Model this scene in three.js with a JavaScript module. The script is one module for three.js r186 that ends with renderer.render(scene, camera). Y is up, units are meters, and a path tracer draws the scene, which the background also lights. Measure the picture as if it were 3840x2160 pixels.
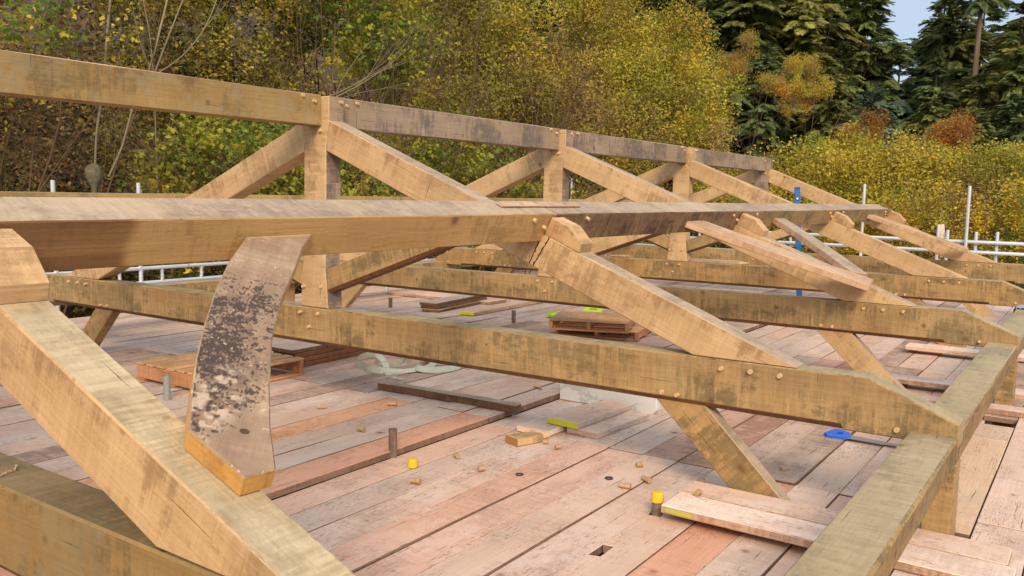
import * as THREE from 'three';
import { mergeGeometries } from 'three/addons/utils/BufferGeometryUtils.js';

// ---------------------------------------------------------------- camera, sky, sun, exposure
const R = Math.PI / 180;
const scene = new THREE.Scene();
const camera = new THREE.PerspectiveCamera(37.147, 16 / 9, 0.05, 600);
camera.position.set(4.1846, 1.4368, 3.8388);
camera.rotation.set(-6.138 * R, 34.504 * R, 0.996 * R, 'YXZ');
const renderer = new THREE.WebGLRenderer({ antialias: true });
renderer.setSize(1024, 576);
renderer.toneMapping = THREE.LinearToneMapping;
renderer.toneMappingExposure = 1.36;
renderer.shadowMap.enabled = true;

const sunDir = new THREE.Vector3(1.0, 1.15, 1.25).normalize();
{
  const W = 512, H = 256, data = new Float32Array(W * H * 4), v = new THREE.Vector3();
  for (let j = 0; j < H; j++) for (let i = 0; i < W; i++) {
    const el = ((j + 0.5) / H - 0.5) * Math.PI, az = ((i + 0.5) / W - 0.5) * 2 * Math.PI;
    v.set(Math.cos(az) * Math.cos(el), Math.sin(el), Math.sin(az) * Math.cos(el));
    const c = Math.max(0, v.dot(sunDir)), up = Math.max(0, v.y);
    const veil = 0.6 * Math.pow(c, 2.5) + 0.9 * Math.pow(c, 12);           // hazy brightness round the sun
    const horizon = Math.pow(1 - up, 5);
    let r = 0.37 + 0.10 * horizon + veil * 0.98, g = 0.475 + 0.10 * horizon + veil * 0.89, b = 0.62 + 0.08 * horizon + veil * 0.70;
    if (v.y < 0) { const k = Math.max(0.12, 1 + v.y * 6); r *= k * 0.8; g *= k * 0.75; b *= k * 0.65; }
    data.set([r, g, b, 1], (j * W + i) * 4);
  }
  const t = new THREE.DataTexture(data, W, H, THREE.RGBAFormat, THREE.FloatType);
  t.mapping = THREE.EquirectangularReflectionMapping; t.magFilter = THREE.LinearFilter; t.needsUpdate = true;
  scene.background = t; scene.environment = t;
}
const sun = new THREE.DirectionalLight(0xffe4c0, 2.1);
sun.position.copy(sunDir).multiplyScalar(40); sun.target.position.set(0, 0, -2); scene.add(sun, sun.target);
sun.castShadow = true; sun.shadow.radius = 34; sun.shadow.mapSize.set(2048, 2048);
Object.assign(sun.shadow.camera, { left: -30, right: 30, top: 30, bottom: -30, near: 1, far: 120 });

// ---------------------------------------------------------------- helpers
function rng(s) { let a = s >>> 0; return () => { a = (a + 0x6d2b79f5) | 0; let t = Math.imul(a ^ (a >>> 15), 1 | a); t = (t + Math.imul(t ^ (t >>> 7), 61 | t)) ^ t; return ((t ^ (t >>> 14)) >>> 0) / 4294967296; }; }
const taken = {};
function numbered(n) { if (!(n in taken)) { taken[n] = 0; return n; } taken[n]++; return n + '_' + String(taken[n]).padStart(3, '0'); }
function tag(o, label, category, group, kind) {
  if (label) o.userData.label = label; if (category) o.userData.category = category;
  if (group) o.userData.group = group; if (kind) o.userData.kind = kind; return o;
}
function thing(name, label, category, pos = [0, 0, 0], group, kind) {
  const o = new THREE.Group(); o.name = numbered(name); o.position.set(...pos); scene.add(o); return tag(o, label, category, group, kind);
}
function mesh(name, geo, mat, parent) {
  const m = new THREE.Mesh(geo, mat); m.name = parent ? name : numbered(name); m.castShadow = m.receiveShadow = true; (parent || scene).add(m); return m;
}
const lerp = (a, b, t) => a + (b - a) * t, clamp = (x, a = 0, b = 1) => Math.min(b, Math.max(a, x));
const sst = (a, b, x) => { const t = clamp((x - a) / (b - a)); return t * t * (3 - 2 * t); };
function noiser(seed) {
  const p = new Float32Array(65536); const r = rng(seed); for (let i = 0; i < 65536; i++) p[i] = r();
  return (x, y, px, py) => {   // value noise, periodic in px, py cells
    let ix = Math.floor(x), iy = Math.floor(y); const fx = x - ix, fy = y - iy, sx = fx * fx * (3 - 2 * fx), sy = fy * fy * (3 - 2 * fy);
    const m = (a, n) => ((a % n) + n) % n, x0 = m(ix, px), x1 = m(ix + 1, px), y0 = m(iy, py) * 257, y1 = m(iy + 1, py) * 257;
    return lerp(lerp(p[(x0 + y0) & 65535], p[(x1 + y0) & 65535], sx), lerp(p[(x0 + y1) & 65535], p[(x1 + y1) & 65535], sx), sy);
  };
}

// ---------------------------------------------------------------- wood textures (u = along the grain, 2.4 m; v = across, 0.6 m)
const TU = 2.4, TV = 0.6;
function tex(W, H, fn, srgb = true) {
  const d = new Uint8Array(W * H * 4);
  for (let j = 0; j < H; j++) for (let i = 0; i < W; i++) { const c = fn(i / W, j / H); const o = (j * W + i) * 4; d[o] = clamp(c[0], 0, 255); d[o + 1] = clamp(c[1], 0, 255); d[o + 2] = clamp(c[2], 0, 255); d[o + 3] = 255; }
  const t = new THREE.DataTexture(d, W, H, THREE.RGBAFormat); t.wrapS = t.wrapT = THREE.RepeatWrapping; t.magFilter = THREE.LinearFilter; t.minFilter = THREE.LinearMipmapLinearFilter; t.generateMipmaps = true;
  if (srgb) t.colorSpace = THREE.SRGBColorSpace; t.needsUpdate = true; return t;
}
const mixc = (a, b, t) => [lerp(a[0], b[0], t), lerp(a[1], b[1], t), lerp(a[2], b[2], t)];
function woodTex(seed, o) {
  const n = noiser(seed), r = rng(seed + 7), W = o.W || 2048, H = o.H || 512;
  const knots = []; for (let i = 0; i < (o.knots ?? 5); i++) knots.push([r(), r(), 0.006 + r() * 0.013, r() * 0.5 + 0.4]);
  const cracks = []; for (let i = 0; i < (o.cracks ?? 4) * 2; i++) cracks.push([r(), r(), 0.02 + r() * 0.1, 0.0008 + r() * 0.0016, o.crossCracks ? r() < 0.3 : false]);
  const light = o.light, dark = o.dark, st = o.stain || [90, 74, 48], stA = o.stainAmt ?? 0.5, st2 = o.stain2, saw = o.saw ?? 0.08;
  return tex(W, H, (u, v) => {
    const warp = (n(u * 6, v * 4, 6, 4) - 0.5) * 0.05, vv = v + warp;
    let kd = 0, kr = 0;
    for (const k of knots) {
      let du = Math.abs(u - k[0]); du = Math.min(du, 1 - du); let dv = Math.abs(v - k[1]); dv = Math.min(dv, 1 - dv);
      const d = Math.hypot(du * TU, dv * TV) / k[2]; if (d < 5) { kd = Math.max(kd, Math.exp(-d * d * 0.9) * k[3]); kr += Math.exp(-d * 0.7) * Math.sin(d * 7) * 0.2; }
    }
    const g1 = n(u * 12, vv * 40, 12, 40), g2 = n(u * 40, vv * 170, 40, 170), big = n(u * 5, v * 3, 5, 3) * 0.55 + n(u * 13 + 3, v * 7, 13, 7) * 0.3 + n(u * 31 + 3, v * 15, 31, 15) * 0.15;
    let t = 0.5 + (g1 - 0.5) * 0.2 + (g2 - 0.5) * 0.14 + (big - 0.5) * 0.95 + kr;
    const sw = (n(u * 330, v * 9, 330, 9) - 0.5) * (0.5 + n(u * 9, v * 4, 9, 4)) + (n(u * 120, v * 5, 120, 5) - 0.5) * 0.7 + (n(u * 40, v * 3, 40, 3) - 0.5) * 0.5; t += sw * saw * 2.4;
    const fine = n(u * 900, v * 300, 900, 300) - 0.5; t += fine * 0.22;
    let c = mixc(dark, light, clamp(t));
    const s1 = n(u * 7 + 1, v * 4 + 2, 7, 4) * 0.42 + n(u * 19, v * 9, 19, 9) * 0.26 + n(u * 60, v * 26, 60, 26) * 0.18 + n(u * 170, v * 70, 170, 70) * 0.14;
    const streak = (n(u * 150, v * 5, 150, 5) - 0.5) * 0.24 + (n(u * 420, v * 9, 420, 9) - 0.5) * 0.16 + (n(u * 60, v * 3 + 1, 60, 3) - 0.5) * 0.14 + (n(u * 500, v * 210, 500, 210) - 0.5) * 0.12;
    c = mixc(c, st, stA * sst((o.thr ?? 0.5) - 0.06, (o.thr ?? 0.5) + 0.26, s1 + streak));
    if (st2) { const s2 = n(u * 9 + 4, v * 3 + 1, 9, 3) * 0.5 + n(u * 41, v * 15, 41, 15) * 0.3 + n(u * 120, v * 44, 120, 44) * 0.2 + streak * 0.7; c = mixc(c, st2, (o.stain2Amt ?? 0.6) * sst(0.48, 0.74, s2)); }
    if (o.speck) { const s3 = n(u * 240, v * 130, 240, 130) * 0.7 + n(u * 500, v * 260, 500, 260) * 0.3; c = mixc(c, o.speckCol || [88, 70, 60], o.speck * sst(0.66, 0.82, s3) * sst(0.42, 0.7, n(u * 8 + 5, v * 5, 8, 5) * 0.6 + n(u * 30, v * 14, 30, 14) * 0.4)); }
    if (o.scuff) { const s4 = n(u * 70, v * 190, 70, 190) * 0.6 + n(u * 190, v * 400, 190, 400) * 0.4; c = mixc(c, [112, 90, 80], o.scuff * sst(0.64, 0.8, s4) * sst(0.5, 0.75, n(u * 11 + 2, v * 6, 11, 6))); }
    c = mixc(c, [72, 46, 22], kd * 0.8);
    for (const k of cracks) { const a = k[4] ? Math.abs(v - k[1]) * TV : Math.abs(u - k[0]) * TU, b = k[4] ? Math.abs(u - k[0]) * TU : Math.abs(v - k[1] + (n(u * 40, 0.5, 40, 1) - 0.5) * 0.008) * TV; if (a < k[2] * (k[4] ? 0.8 : 1) && b < k[3]) c = mixc(c, [60, 42, 28], 0.75 * (1 - a / k[2])); }
    if (o.post) c = o.post(u, v, c, n);
    return c;
  });
}
const bumpTex = (() => { const n = noiser(99); return tex(1024, 256, (u, v) => { const a = n(u * 14, v * 90, 14, 90) * 0.5 + n(u * 300, v * 2, 300, 2) * 0.25 + n(u * 400, v * 150, 400, 150) * 0.25; return [a * 255, a * 255, a * 255]; }, false); })();
function woodMat(map, color = [1, 1, 1], rough = 0.82, bump = 0.0016) {
  const m = new THREE.MeshStandardMaterial({ map, roughness: rough, bumpMap: bumpTex, bumpScale: bump }); m.color.setRGB(...color); return m;
}
const T = {
  fresh: woodTex(11, { light: [214, 181, 136], dark: [172, 138, 98], stain: [134, 104, 70], stainAmt: 0.6, thr: 0.48, stain2: [190, 160, 122], stain2Amt: 0.4, knots: 5, saw: 0.1, cracks: 5, crossCracks: true }),
  tie: woodTex(23, { light: [190, 158, 108], dark: [142, 112, 72], stain: [102, 86, 56], stainAmt: 0.72, thr: 0.46, stain2: [142, 122, 86], stain2Amt: 0.5, knots: 9, saw: 0.13, cracks: 6, crossCracks: true }),
  olive: woodTex(37, { light: [182, 150, 96], dark: [142, 112, 64], stain: [102, 84, 54], stainAmt: 0.55, stain2: [158, 140, 106], stain2Amt: 0.6, knots: 3, saw: 0.05, cracks: 7, crossCracks: true }),
  grey: woodTex(41, { light: [206, 184, 160], dark: [170, 148, 126], stain: [146, 128, 114], stainAmt: 0.6, stain2: [214, 188, 156], stain2Amt: 0.5, knots: 3, saw: 0.16, cracks: 5, speck: 0.2 }),
  sawn: woodTex(43, { light: [204, 180, 142], dark: [156, 132, 98], stain: [132, 114, 84], stainAmt: 0.5, stain2: [206, 184, 150], stain2Amt: 0.4, knots: 2, saw: 0.34, cracks: 4, speck: 0.15 }),
  ridge: woodTex(53, { light: [176, 154, 130], dark: [136, 114, 94], stain: [100, 88, 82], stainAmt: 0.75, thr: 0.46, stain2: [166, 138, 98], stain2Amt: 0.45, knots: 2, saw: 0.06, cracks: 8, crossCracks: true }),
  green: woodTex(61, { light: [186, 164, 128], dark: [148, 128, 94], stain: [122, 110, 82], stainAmt: 0.55, stain2: [184, 160, 122], stain2Amt: 0.5, knots: 3, saw: 0.16, cracks: 5, speck: 0.15 }),
  brown: woodTex(71, { light: [136, 100, 70], dark: [92, 62, 42], stain: [70, 48, 36], stainAmt: 0.6, stain2: [160, 124, 88], stain2Amt: 0.35, knots: 3, saw: 0.15, cracks: 4 }),
  pink: woodTex(83, { light: [210, 176, 144], dark: [178, 140, 108], stain: [146, 112, 88], stainAmt: 0.45, knots: 3, saw: 0.2, cracks: 3 }),
  // top of the curved brace: u, v run 1.2 m along s and z of the roof slope, not repeated
  blotch: (() => { const n = noiser(97); return tex(1024, 1024, (u, v) => {
    const s = 1.85 + u * 1.2, z = 1.6 + v * 1.2, zl = 1.93 + (s - 1.88) * 0.93, t = (zl - z) / 0.29, a = (s + z) * 0.7, c0 = (s - z) * 0.7;
    const N = (f, k = f) => n(a * f + 900, c0 * k + 900, 4096, 4096), E = (f) => N(f * 0.42, f);
    let q = 0.5 + (N(3, 30) - 0.5) * 0.5 + (N(14, 160) - 0.5) * 0.3 + (N(7) - 0.5) * 0.5 + (N(30) - 0.5) * 0.35 + (N(400) - 0.5) * 0.25 + (N(90, 5) - 0.5) * 0.35;
    let c = mixc([140, 110, 86], [186, 154, 124], clamp(q)); c = mixc(c, [150, 122, 98], 0.6 * sst(0.45, 0.7, N(4) * 0.6 + N(17) * 0.4));
    const zone = sst(2.05, 2.4, s) * sst(2.92, 2.72, s) * sst(0.95, 0.2, t), bl = E(12) * 0.18 + E(45) * 0.24 + N(90) * 0.26 + E(240) * 0.32;
    c = mixc(c, [110, 86, 70], 0.6 * sst(0.25, 0.8, zone) * sst(0.3, 0.6, N(9) * 0.5 + N(40) * 0.5));
    c = mixc(c, [64, 49, 42], 0.82 * sst(0.6 - zone * 0.2, 0.74 - zone * 0.2, bl) * sst(0.02, 0.35, zone));
    const pt = sst(0.16, 0.08, Math.hypot(s - 2.73, (t - 0.14) * 0.29)) * sst(0.42, 0.56, N(30) * 0.6 + N(80) * 0.4); c = mixc(c, [206, 180, 154], pt * 0.8);
    c = mixc(c, [222, 200, 170], 0.7 * sst(0.86, 0.92, N(110, 170)) * sst(0.5, 0.65, N(9)));
    c = mixc(c, [204, 172, 124], sst(1.9, 1.882, s) * 0.7);
    if (Math.hypot(s - 2.86, z - 2.66) < 0.011) c = [84, 60, 40];
    return c; }); })(),
};
// the near purlin: a wet, reddish third at its near end; the next one is dark brown at its near end
const purlinNearTex = woodTex(103, { light: [202, 164, 108], dark: [168, 130, 78], stain: [134, 104, 64], stainAmt: 0.5, knots: 5, saw: 0.05, cracks: 4, crossCracks: true,
  post: (u, v, c, n) => { const e = 0.776 + (n(v * 6, 1, 6, 4) - 0.5) * 0.012, k = sst(e - 0.004, e + 0.012, u) * (0.72 + 0.28 * n(u * 16, v * 5, 16, 5)) * (1 - 0.35 * sst(0.7, 1, v)); return mixc(c, [c[0] * 0.64, c[1] * 0.55, c[2] * 0.5], k); } });
const purlinDarkTex = woodTex(107, { light: [150, 118, 84], dark: [104, 76, 52], stain: [74, 52, 40], stainAmt: 0.8, stain2: [166, 132, 92], stain2Amt: 0.4, knots: 3, saw: 0.22, cracks: 4 });
const D0 = { light: [228, 205, 188], dark: [204, 176, 158], stain: [174, 150, 136], knots: 3, cracks: 7, saw: 0.03, speck: 0.3, scuff: 0.7 };
const deckTex = [
  woodTex(201, { ...D0, stainAmt: 0.4, stain2: [214, 176, 152], stain2Amt: 0.5 }),
  woodTex(202, { ...D0, stainAmt: 0.5, stain2: [206, 190, 178], stain2Amt: 0.6, thr: 0.48 }),
  woodTex(203, { ...D0, stainAmt: 0.45, stain2: [222, 204, 192], stain2Amt: 0.7 }),
  woodTex(204, { ...D0, light: [210, 184, 166], dark: [172, 144, 126], stain: [132, 108, 94], stainAmt: 0.6, thr: 0.46 }),
];
const M = {
  fresh: woodMat(T.fresh), freshWarm: woodMat(T.fresh, [1, 0.94, 0.86]), tie: woodMat(T.tie), tie2: woodMat(T.tie, [1.02, 0.97, 0.9]), olive: woodMat(T.olive), grey: woodMat(T.grey, [0.84, 0.8, 0.75]), ridge: woodMat(T.ridge), green: woodMat(T.green), brown: woodMat(T.brown), pink: woodMat(T.pink), blotch: woodMat(T.blotch),
  cham: woodMat(T.brown, [0.9, 0.8, 0.62]), purlinNear: woodMat(purlinNearTex), purlinRed: woodMat(T.brown, [1.3, 1.2, 0.96]), purlinDark: woodMat(purlinDarkTex), peg: woodMat(T.fresh, [1.4, 1.44, 1.5]), rafNear: woodMat(T.fresh, [1.06, 1.02, 0.97]), tieNear: woodMat(T.olive, [0.74, 0.71, 0.66]), tieNearTopShade: woodMat(T.green, [0.56, 0.53, 0.45]), plateSide: woodMat(T.tie, [0.84, 0.8, 0.78]), white: (() => { const n = noiser(15); return new THREE.MeshStandardMaterial({ roughness: 0.6, map: tex(512, 128, (u, v) => { const a = 226 - 26 * sst(0.55, 0.8, n(u * 30, v * 12, 30, 12) * 0.6 + n(u * 120, v * 40, 120, 40) * 0.4) - 10 * n(u * 8, v * 3, 8, 3); return [a, a - 1, a - 2]; }) }); })(), cleat: woodMat(T.fresh, [0.96, 0.9, 0.86]), cleatTop: woodMat(T.fresh, [1.14, 1.08, 1.04]), sawn: woodMat(T.sawn), endYellow: woodMat(T.fresh, [1.08, 0.86, 0.42]),  // near tie top: shade from its rafter is darkened into the wood tint
};
const flat = (c, rough = 0.7, metal = 0) => { const m = new THREE.MeshStandardMaterial({ roughness: rough, metalness: metal }); m.color.setRGB(...c); return m; };
const gal = (() => { const n = noiser(5); return new THREE.MeshStandardMaterial({ map: tex(256, 256, (u, v) => { const a = 206 + (n(u * 12, v * 12, 12, 12) - 0.5) * 60 + (n(u * 60, v * 60, 60, 60) - 0.5) * 26; return [a, a + 3, a + 6]; }), roughness: 0.4, metalness: 0.35 }); })();
const rust = (() => { const n = noiser(6); return new THREE.MeshStandardMaterial({ map: tex(256, 256, (u, v) => { const a = n(u * 9, v * 9, 9, 9) * 0.6 + n(u * 40, v * 40, 40, 40) * 0.4; return mixc([104, 84, 72], [150, 128, 112], a); }), roughness: 0.8, metalness: 0.2 }); })();
const limePaint = (() => { const n = noiser(8); return new THREE.MeshStandardMaterial({ map: tex(256, 128, (u, v) => mixc([200, 204, 26], [176, 168, 110], sst(0.55, 0.75, n(u * 14, v * 10, 14, 10) * 0.6 + n(u * 50, v * 40, 50, 40) * 0.4))), roughness: 0.7 }); })();
M.gouge = flat([0.03, 0.018, 0.01], 0.9);
const yellowCap = flat([0.75, 0.5, 0.03], 0.45);

// ---------------------------------------------------------------- prism builder: polygon (a, b) run along c, arrises eased, grain-true uv
const AX = { z: (a, b, c) => [a, b, c], y: (a, b, c) => [a, c, -b], x: (a, b, c) => [c, b, -a] };
function insetPoly(p, d) {
  const n = p.length, out = [];
  for (let i = 0; i < n; i++) {
    const A = p[(i + n - 1) % n], B = p[i], C = p[(i + 1) % n];
    let e1 = [B[0] - A[0], B[1] - A[1]], e2 = [C[0] - B[0], C[1] - B[1]]; const l1 = Math.hypot(...e1) || 1, l2 = Math.hypot(...e2) || 1;
    const n1 = [-e1[1] / l1, e1[0] / l1], n2 = [-e2[1] / l2, e2[0] / l2]; let m = [n1[0] + n2[0], n1[1] + n2[1]]; const k = m[0] * n1[0] + m[1] * n1[1];
    const s = d / Math.max(0.35, k); out.push([B[0] + m[0] * s, B[1] + m[1] * s]);
  }
  return out;
}
let geoSeed = 1;
// opts: axis, grain ('a','b','c' or [a,b]), bevel, secs, jit, mat(n, where) -> material index, count of materials
function prism(poly, c0, c1, o = {}) {
  const area = poly.reduce((s, p, i) => { const q = poly[(i + 1) % poly.length]; return s + p[0] * q[1] - q[0] * p[1]; }, 0); if (area < 0) poly = poly.slice().reverse();
  const r = rng(geoSeed++ * 7919), ax = AX[o.axis || 'z'], b = o.bevel ?? 0.005, jit = o.jit ?? 0;
  let P = poly;
  if (o.split) { P = []; poly.forEach((p, i) => { const q = poly[(i + 1) % poly.length], L = Math.hypot(q[0] - p[0], q[1] - p[1]), k = Math.max(1, Math.round(L / o.split)); for (let j = 0; j < k; j++) P.push([lerp(p[0], q[0], j / k) + (j ? (r() - 0.5) * 0.004 : 0), lerp(p[1], q[1], j / k) + (j ? (r() - 0.5) * 0.004 : 0)]); }); }
  const I = insetPoly(P, b), n = P.length, secs = o.secs || 1;
  const g = o.grain === 'c' || !o.grain ? [0, 0, 1] : o.grain === 'a' ? [1, 0, 0] : o.grain === 'b' ? [0, 1, 0] : [...o.grain, 0];
  const buckets = [], off = [];
  for (let i = 0; i < 24; i++) off.push([r() * 2, r()]);
  const tri = (A, B, C, where, oi) => {
    const u = [B[0] - A[0], B[1] - A[1], B[2] - A[2]], v = [C[0] - A[0], C[1] - A[1], C[2] - A[2]];
    const N = [u[1] * v[2] - u[2] * v[1], u[2] * v[0] - u[0] * v[2], u[0] * v[1] - u[1] * v[0]], l = Math.hypot(...N); if (l < 1e-12) return; N[0] /= l; N[1] /= l; N[2] /= l;
    const mi = o.mat ? o.mat(N, where, A, B, C) : 0, k = (buckets[mi] ||= { p: [], n: [], uv: [] });
    const ng = N[0] * g[0] + N[1] * g[1] + N[2] * g[2], end = Math.abs(ng) > 0.85;
    let G = g, T2;
    if (end) { const h = Math.abs(N[1]) < 0.8 ? [0, 1, 0] : [1, 0, 0]; G = [N[1] * h[2] - N[2] * h[1], N[2] * h[0] - N[0] * h[2], N[0] * h[1] - N[1] * h[0]]; }
    T2 = [N[1] * G[2] - N[2] * G[1], N[2] * G[0] - N[0] * G[2], N[0] * G[1] - N[1] * G[0]];
    const X = ax(...N);
    for (const p of [A, B, C]) {
      k.p.push(...ax(...p)); k.n.push(...X);
      const pu = p[0] * G[0] + p[1] * G[1] + p[2] * G[2], pv = p[0] * T2[0] + p[1] * T2[1] + p[2] * T2[2];
      if (o.uvFix) k.uv.push(...o.uvFix(pu, pv, N)); else k.uv.push((end ? pu * 0.3 : pu) / TU + off[oi % 24][0], pv / TV + off[oi % 24][1]);
    }
  };
  const tris = THREE.ShapeUtils.triangulateShape(I.map((p) => new THREE.Vector2(...p)), []);
  for (const [x, y, z] of tris) { tri([...I[x], c1], [...I[y], c1], [...I[z], c1], 'front', 0); tri([...I[x], c0], [...I[z], c0], [...I[y], c0], 'back', 1); }
  const ring = []; for (let s = 0; s <= secs; s++) { const c = lerp(c0 + b, c1 - b, s / secs); ring.push(P.map((p) => [p[0] + (s && s < secs ? (r() - 0.5) * jit : 0), p[1] + (s && s < secs ? (r() - 0.5) * jit : 0), c])); }
  for (let i = 0; i < n; i++) {
    const j = (i + 1) % n;
    for (let s = 0; s < secs; s++) {   // sides with eased arris: two thin strips along each long edge
      const A = ring[s][i], B = ring[s][j], C = ring[s + 1][j], Dd = ring[s + 1][i];
      tri(A, B, C, 'side', 2 + i); tri(A, C, Dd, 'side', 2 + i);
    }
    const A1 = ring[secs][i], B1 = ring[secs][j]; tri(A1, B1, [...I[j], c1], 'edge', 0); tri(A1, [...I[j], c1], [...I[i], c1], 'edge', 0);
    const A0 = ring[0][i], B0 = ring[0][j]; tri(B0, A0, [...I[i], c0], 'edge', 1); tri(B0, [...I[i], c0], [...I[j], c0], 'edge', 1);
  }
  const geo = new THREE.BufferGeometry(), p = [], nn = [], uv = []; let st = 0;
  buckets.forEach((k, mi) => { if (!k) return; const c = k.p.length / 3; for (let q = 0; q < k.p.length; q++) { p.push(k.p[q]); nn.push(k.n[q]); } for (const q of k.uv) uv.push(q); geo.addGroup(st, c, mi); st += c; });
  geo.setAttribute('position', new THREE.Float32BufferAttribute(p, 3)); geo.setAttribute('normal', new THREE.Float32BufferAttribute(nn, 3)); geo.setAttribute('uv', new THREE.Float32BufferAttribute(uv, 2));
  return geo;
}
// a rectangle in section with its four arrises cut
const rect = (a0, a1, b0, b1, c = 0) => c ? [[a0 + c, b0], [a1 - c, b0], [a1, b0 + c], [a1, b1 - c], [a1 - c, b1], [a0 + c, b1], [a0, b1 - c], [a0, b0 + c]] : [[a0, b0], [a1, b0], [a1, b1], [a0, b1]];
const box = (x0, x1, y0, y1, z0, z1, o = {}) => o.axis === 'x' ? prism(rect(-z1, -z0, y0, y1, o.c ?? 0.004), x0, x1, { bevel: 0.004, ...o }) : o.axis === 'y' ? prism(rect(x0, x1, -z1, -z0, o.c ?? 0.004), y0, y1, { bevel: 0.004, ...o }) : prism(rect(x0, x1, y0, y1, o.c ?? 0.004), z0, z1, { bevel: 0.004, ...o, axis: 'z' });
function tube(pts, r, seg = 10, n) { return new THREE.TubeGeometry(new THREE.CatmullRomCurve3(pts.map((p) => new THREE.Vector3(...p)), false, 'catmullrom', 0.3), n || Math.max(2, pts.length * 4), r, seg, false); }
function rod(a, b, r, seg = 14) { const A = new THREE.Vector3(...a), B = new THREE.Vector3(...b), L = A.distanceTo(B), g = new THREE.CylinderGeometry(r, r, L, seg, 1); g.translate(0, L / 2, 0); g.applyQuaternion(new THREE.Quaternion().setFromUnitVectors(new THREE.Vector3(0, 1, 0), B.clone().sub(A).normalize())); g.translate(...a); return g; }
const clean = (g) => { const q = g.index ? g.toNonIndexed() : g; for (const k of Object.keys(q.attributes)) if (!['position', 'normal', 'uv'].includes(k)) q.deleteAttribute(k); q.clearGroups?.(); return q; };
const merge = (list) => mergeGeometries(list.map(clean));

// ---------------------------------------------------------------- ground and hills
const gn = noiser(31);
function groundY(x, z) {
  const d1 = Math.max(0, -x - 6.4), d2 = Math.max(0, -z - 12.5);
  const s1 = 0.6 * Math.min(d1, 14) + 0.3 * Math.max(0, d1 - 14), s2 = 0.26 * Math.min(d2, 45);
  return -3.2 + Math.hypot(s1, s2) * 0.98 + (gn(x * 0.35 + 60, z * 0.35 + 60, 200, 200) - 0.5) * 0.7;
}
{
  const n = 130, S = 190, g = new THREE.PlaneGeometry(S, S, n, n); g.rotateX(-Math.PI / 2); const p = g.attributes.position;
  for (let i = 0; i < p.count; i++) { const x = p.getX(i) - 30, z = p.getZ(i) - 40; p.setXYZ(i, x, groundY(x, z), z); }
  g.computeVertexNormals();
  const uv = g.attributes.uv; for (let i = 0; i < uv.count; i++) uv.setXY(i, p.getX(i) / 3, p.getZ(i) / 3);
  const nn = noiser(77);
  const m = new THREE.MeshStandardMaterial({ roughness: 1, map: tex(512, 512, (u, v) => { const a = nn(u * 9, v * 9, 9, 9) * 0.4 + nn(u * 40, v * 40, 40, 40) * 0.6, b = nn(u * 90, v * 90, 90, 90); return mixc(mixc([44, 30, 18], [86, 62, 36], a), [110, 92, 46], sst(0.72, 0.9, b) * 0.6); }) });
  tag(mesh('hillside_ground', g, m), 'brown leaf-littered hillside rising behind the scaffold', null, null, 'structure');
}

// ---------------------------------------------------------------- scaffold deck: every board a part
const deck = thing('scaffold_deck', 'scaffold deck of weathered pinkish grey boards under the timber frame', null, [0, 0, 0], null, 'structure');
const tints = [[1, 1, 1], [0.98, 0.96, 0.95], [1.02, 0.95, 0.91], [0.92, 0.89, 0.87], [1.03, 0.9, 0.84], [0.96, 0.91, 0.86], [1.05, 1.01, 0.98]], salmon = [1.06, 0.74, 0.6], rosy = [1.05, 0.84, 0.75];
const deckMats = {}; const dm = (t, c, k = 1) => deckMats[t + c.join() + k] ||= woodMat(deckTex[t], c.map((x) => x * k), 0.88, 0.002);
const dr = rng(2024);
const topOnly = (mats) => mats;
const PITCH = 0.2137, joints = [5.9, 3.23, -0.47, -4.18, -7.88, -11.2];
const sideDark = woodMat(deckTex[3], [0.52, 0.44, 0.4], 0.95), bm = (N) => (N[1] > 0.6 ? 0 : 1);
const boardMesh = (x0, x1, z0, z1, yTop, mat, plan) => {
  const dy = (dr() - 0.5) * 0.009, thick = 0.038;
  let g;
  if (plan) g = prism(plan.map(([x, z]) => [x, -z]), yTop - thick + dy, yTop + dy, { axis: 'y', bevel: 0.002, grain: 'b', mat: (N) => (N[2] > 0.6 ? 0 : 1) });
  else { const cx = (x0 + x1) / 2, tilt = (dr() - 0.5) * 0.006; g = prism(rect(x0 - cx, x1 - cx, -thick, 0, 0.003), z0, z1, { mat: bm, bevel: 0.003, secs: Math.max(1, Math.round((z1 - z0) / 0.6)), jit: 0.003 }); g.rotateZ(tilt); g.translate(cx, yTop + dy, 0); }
  return mesh('board', g, [mat, sideDark], deck);
};
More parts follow.
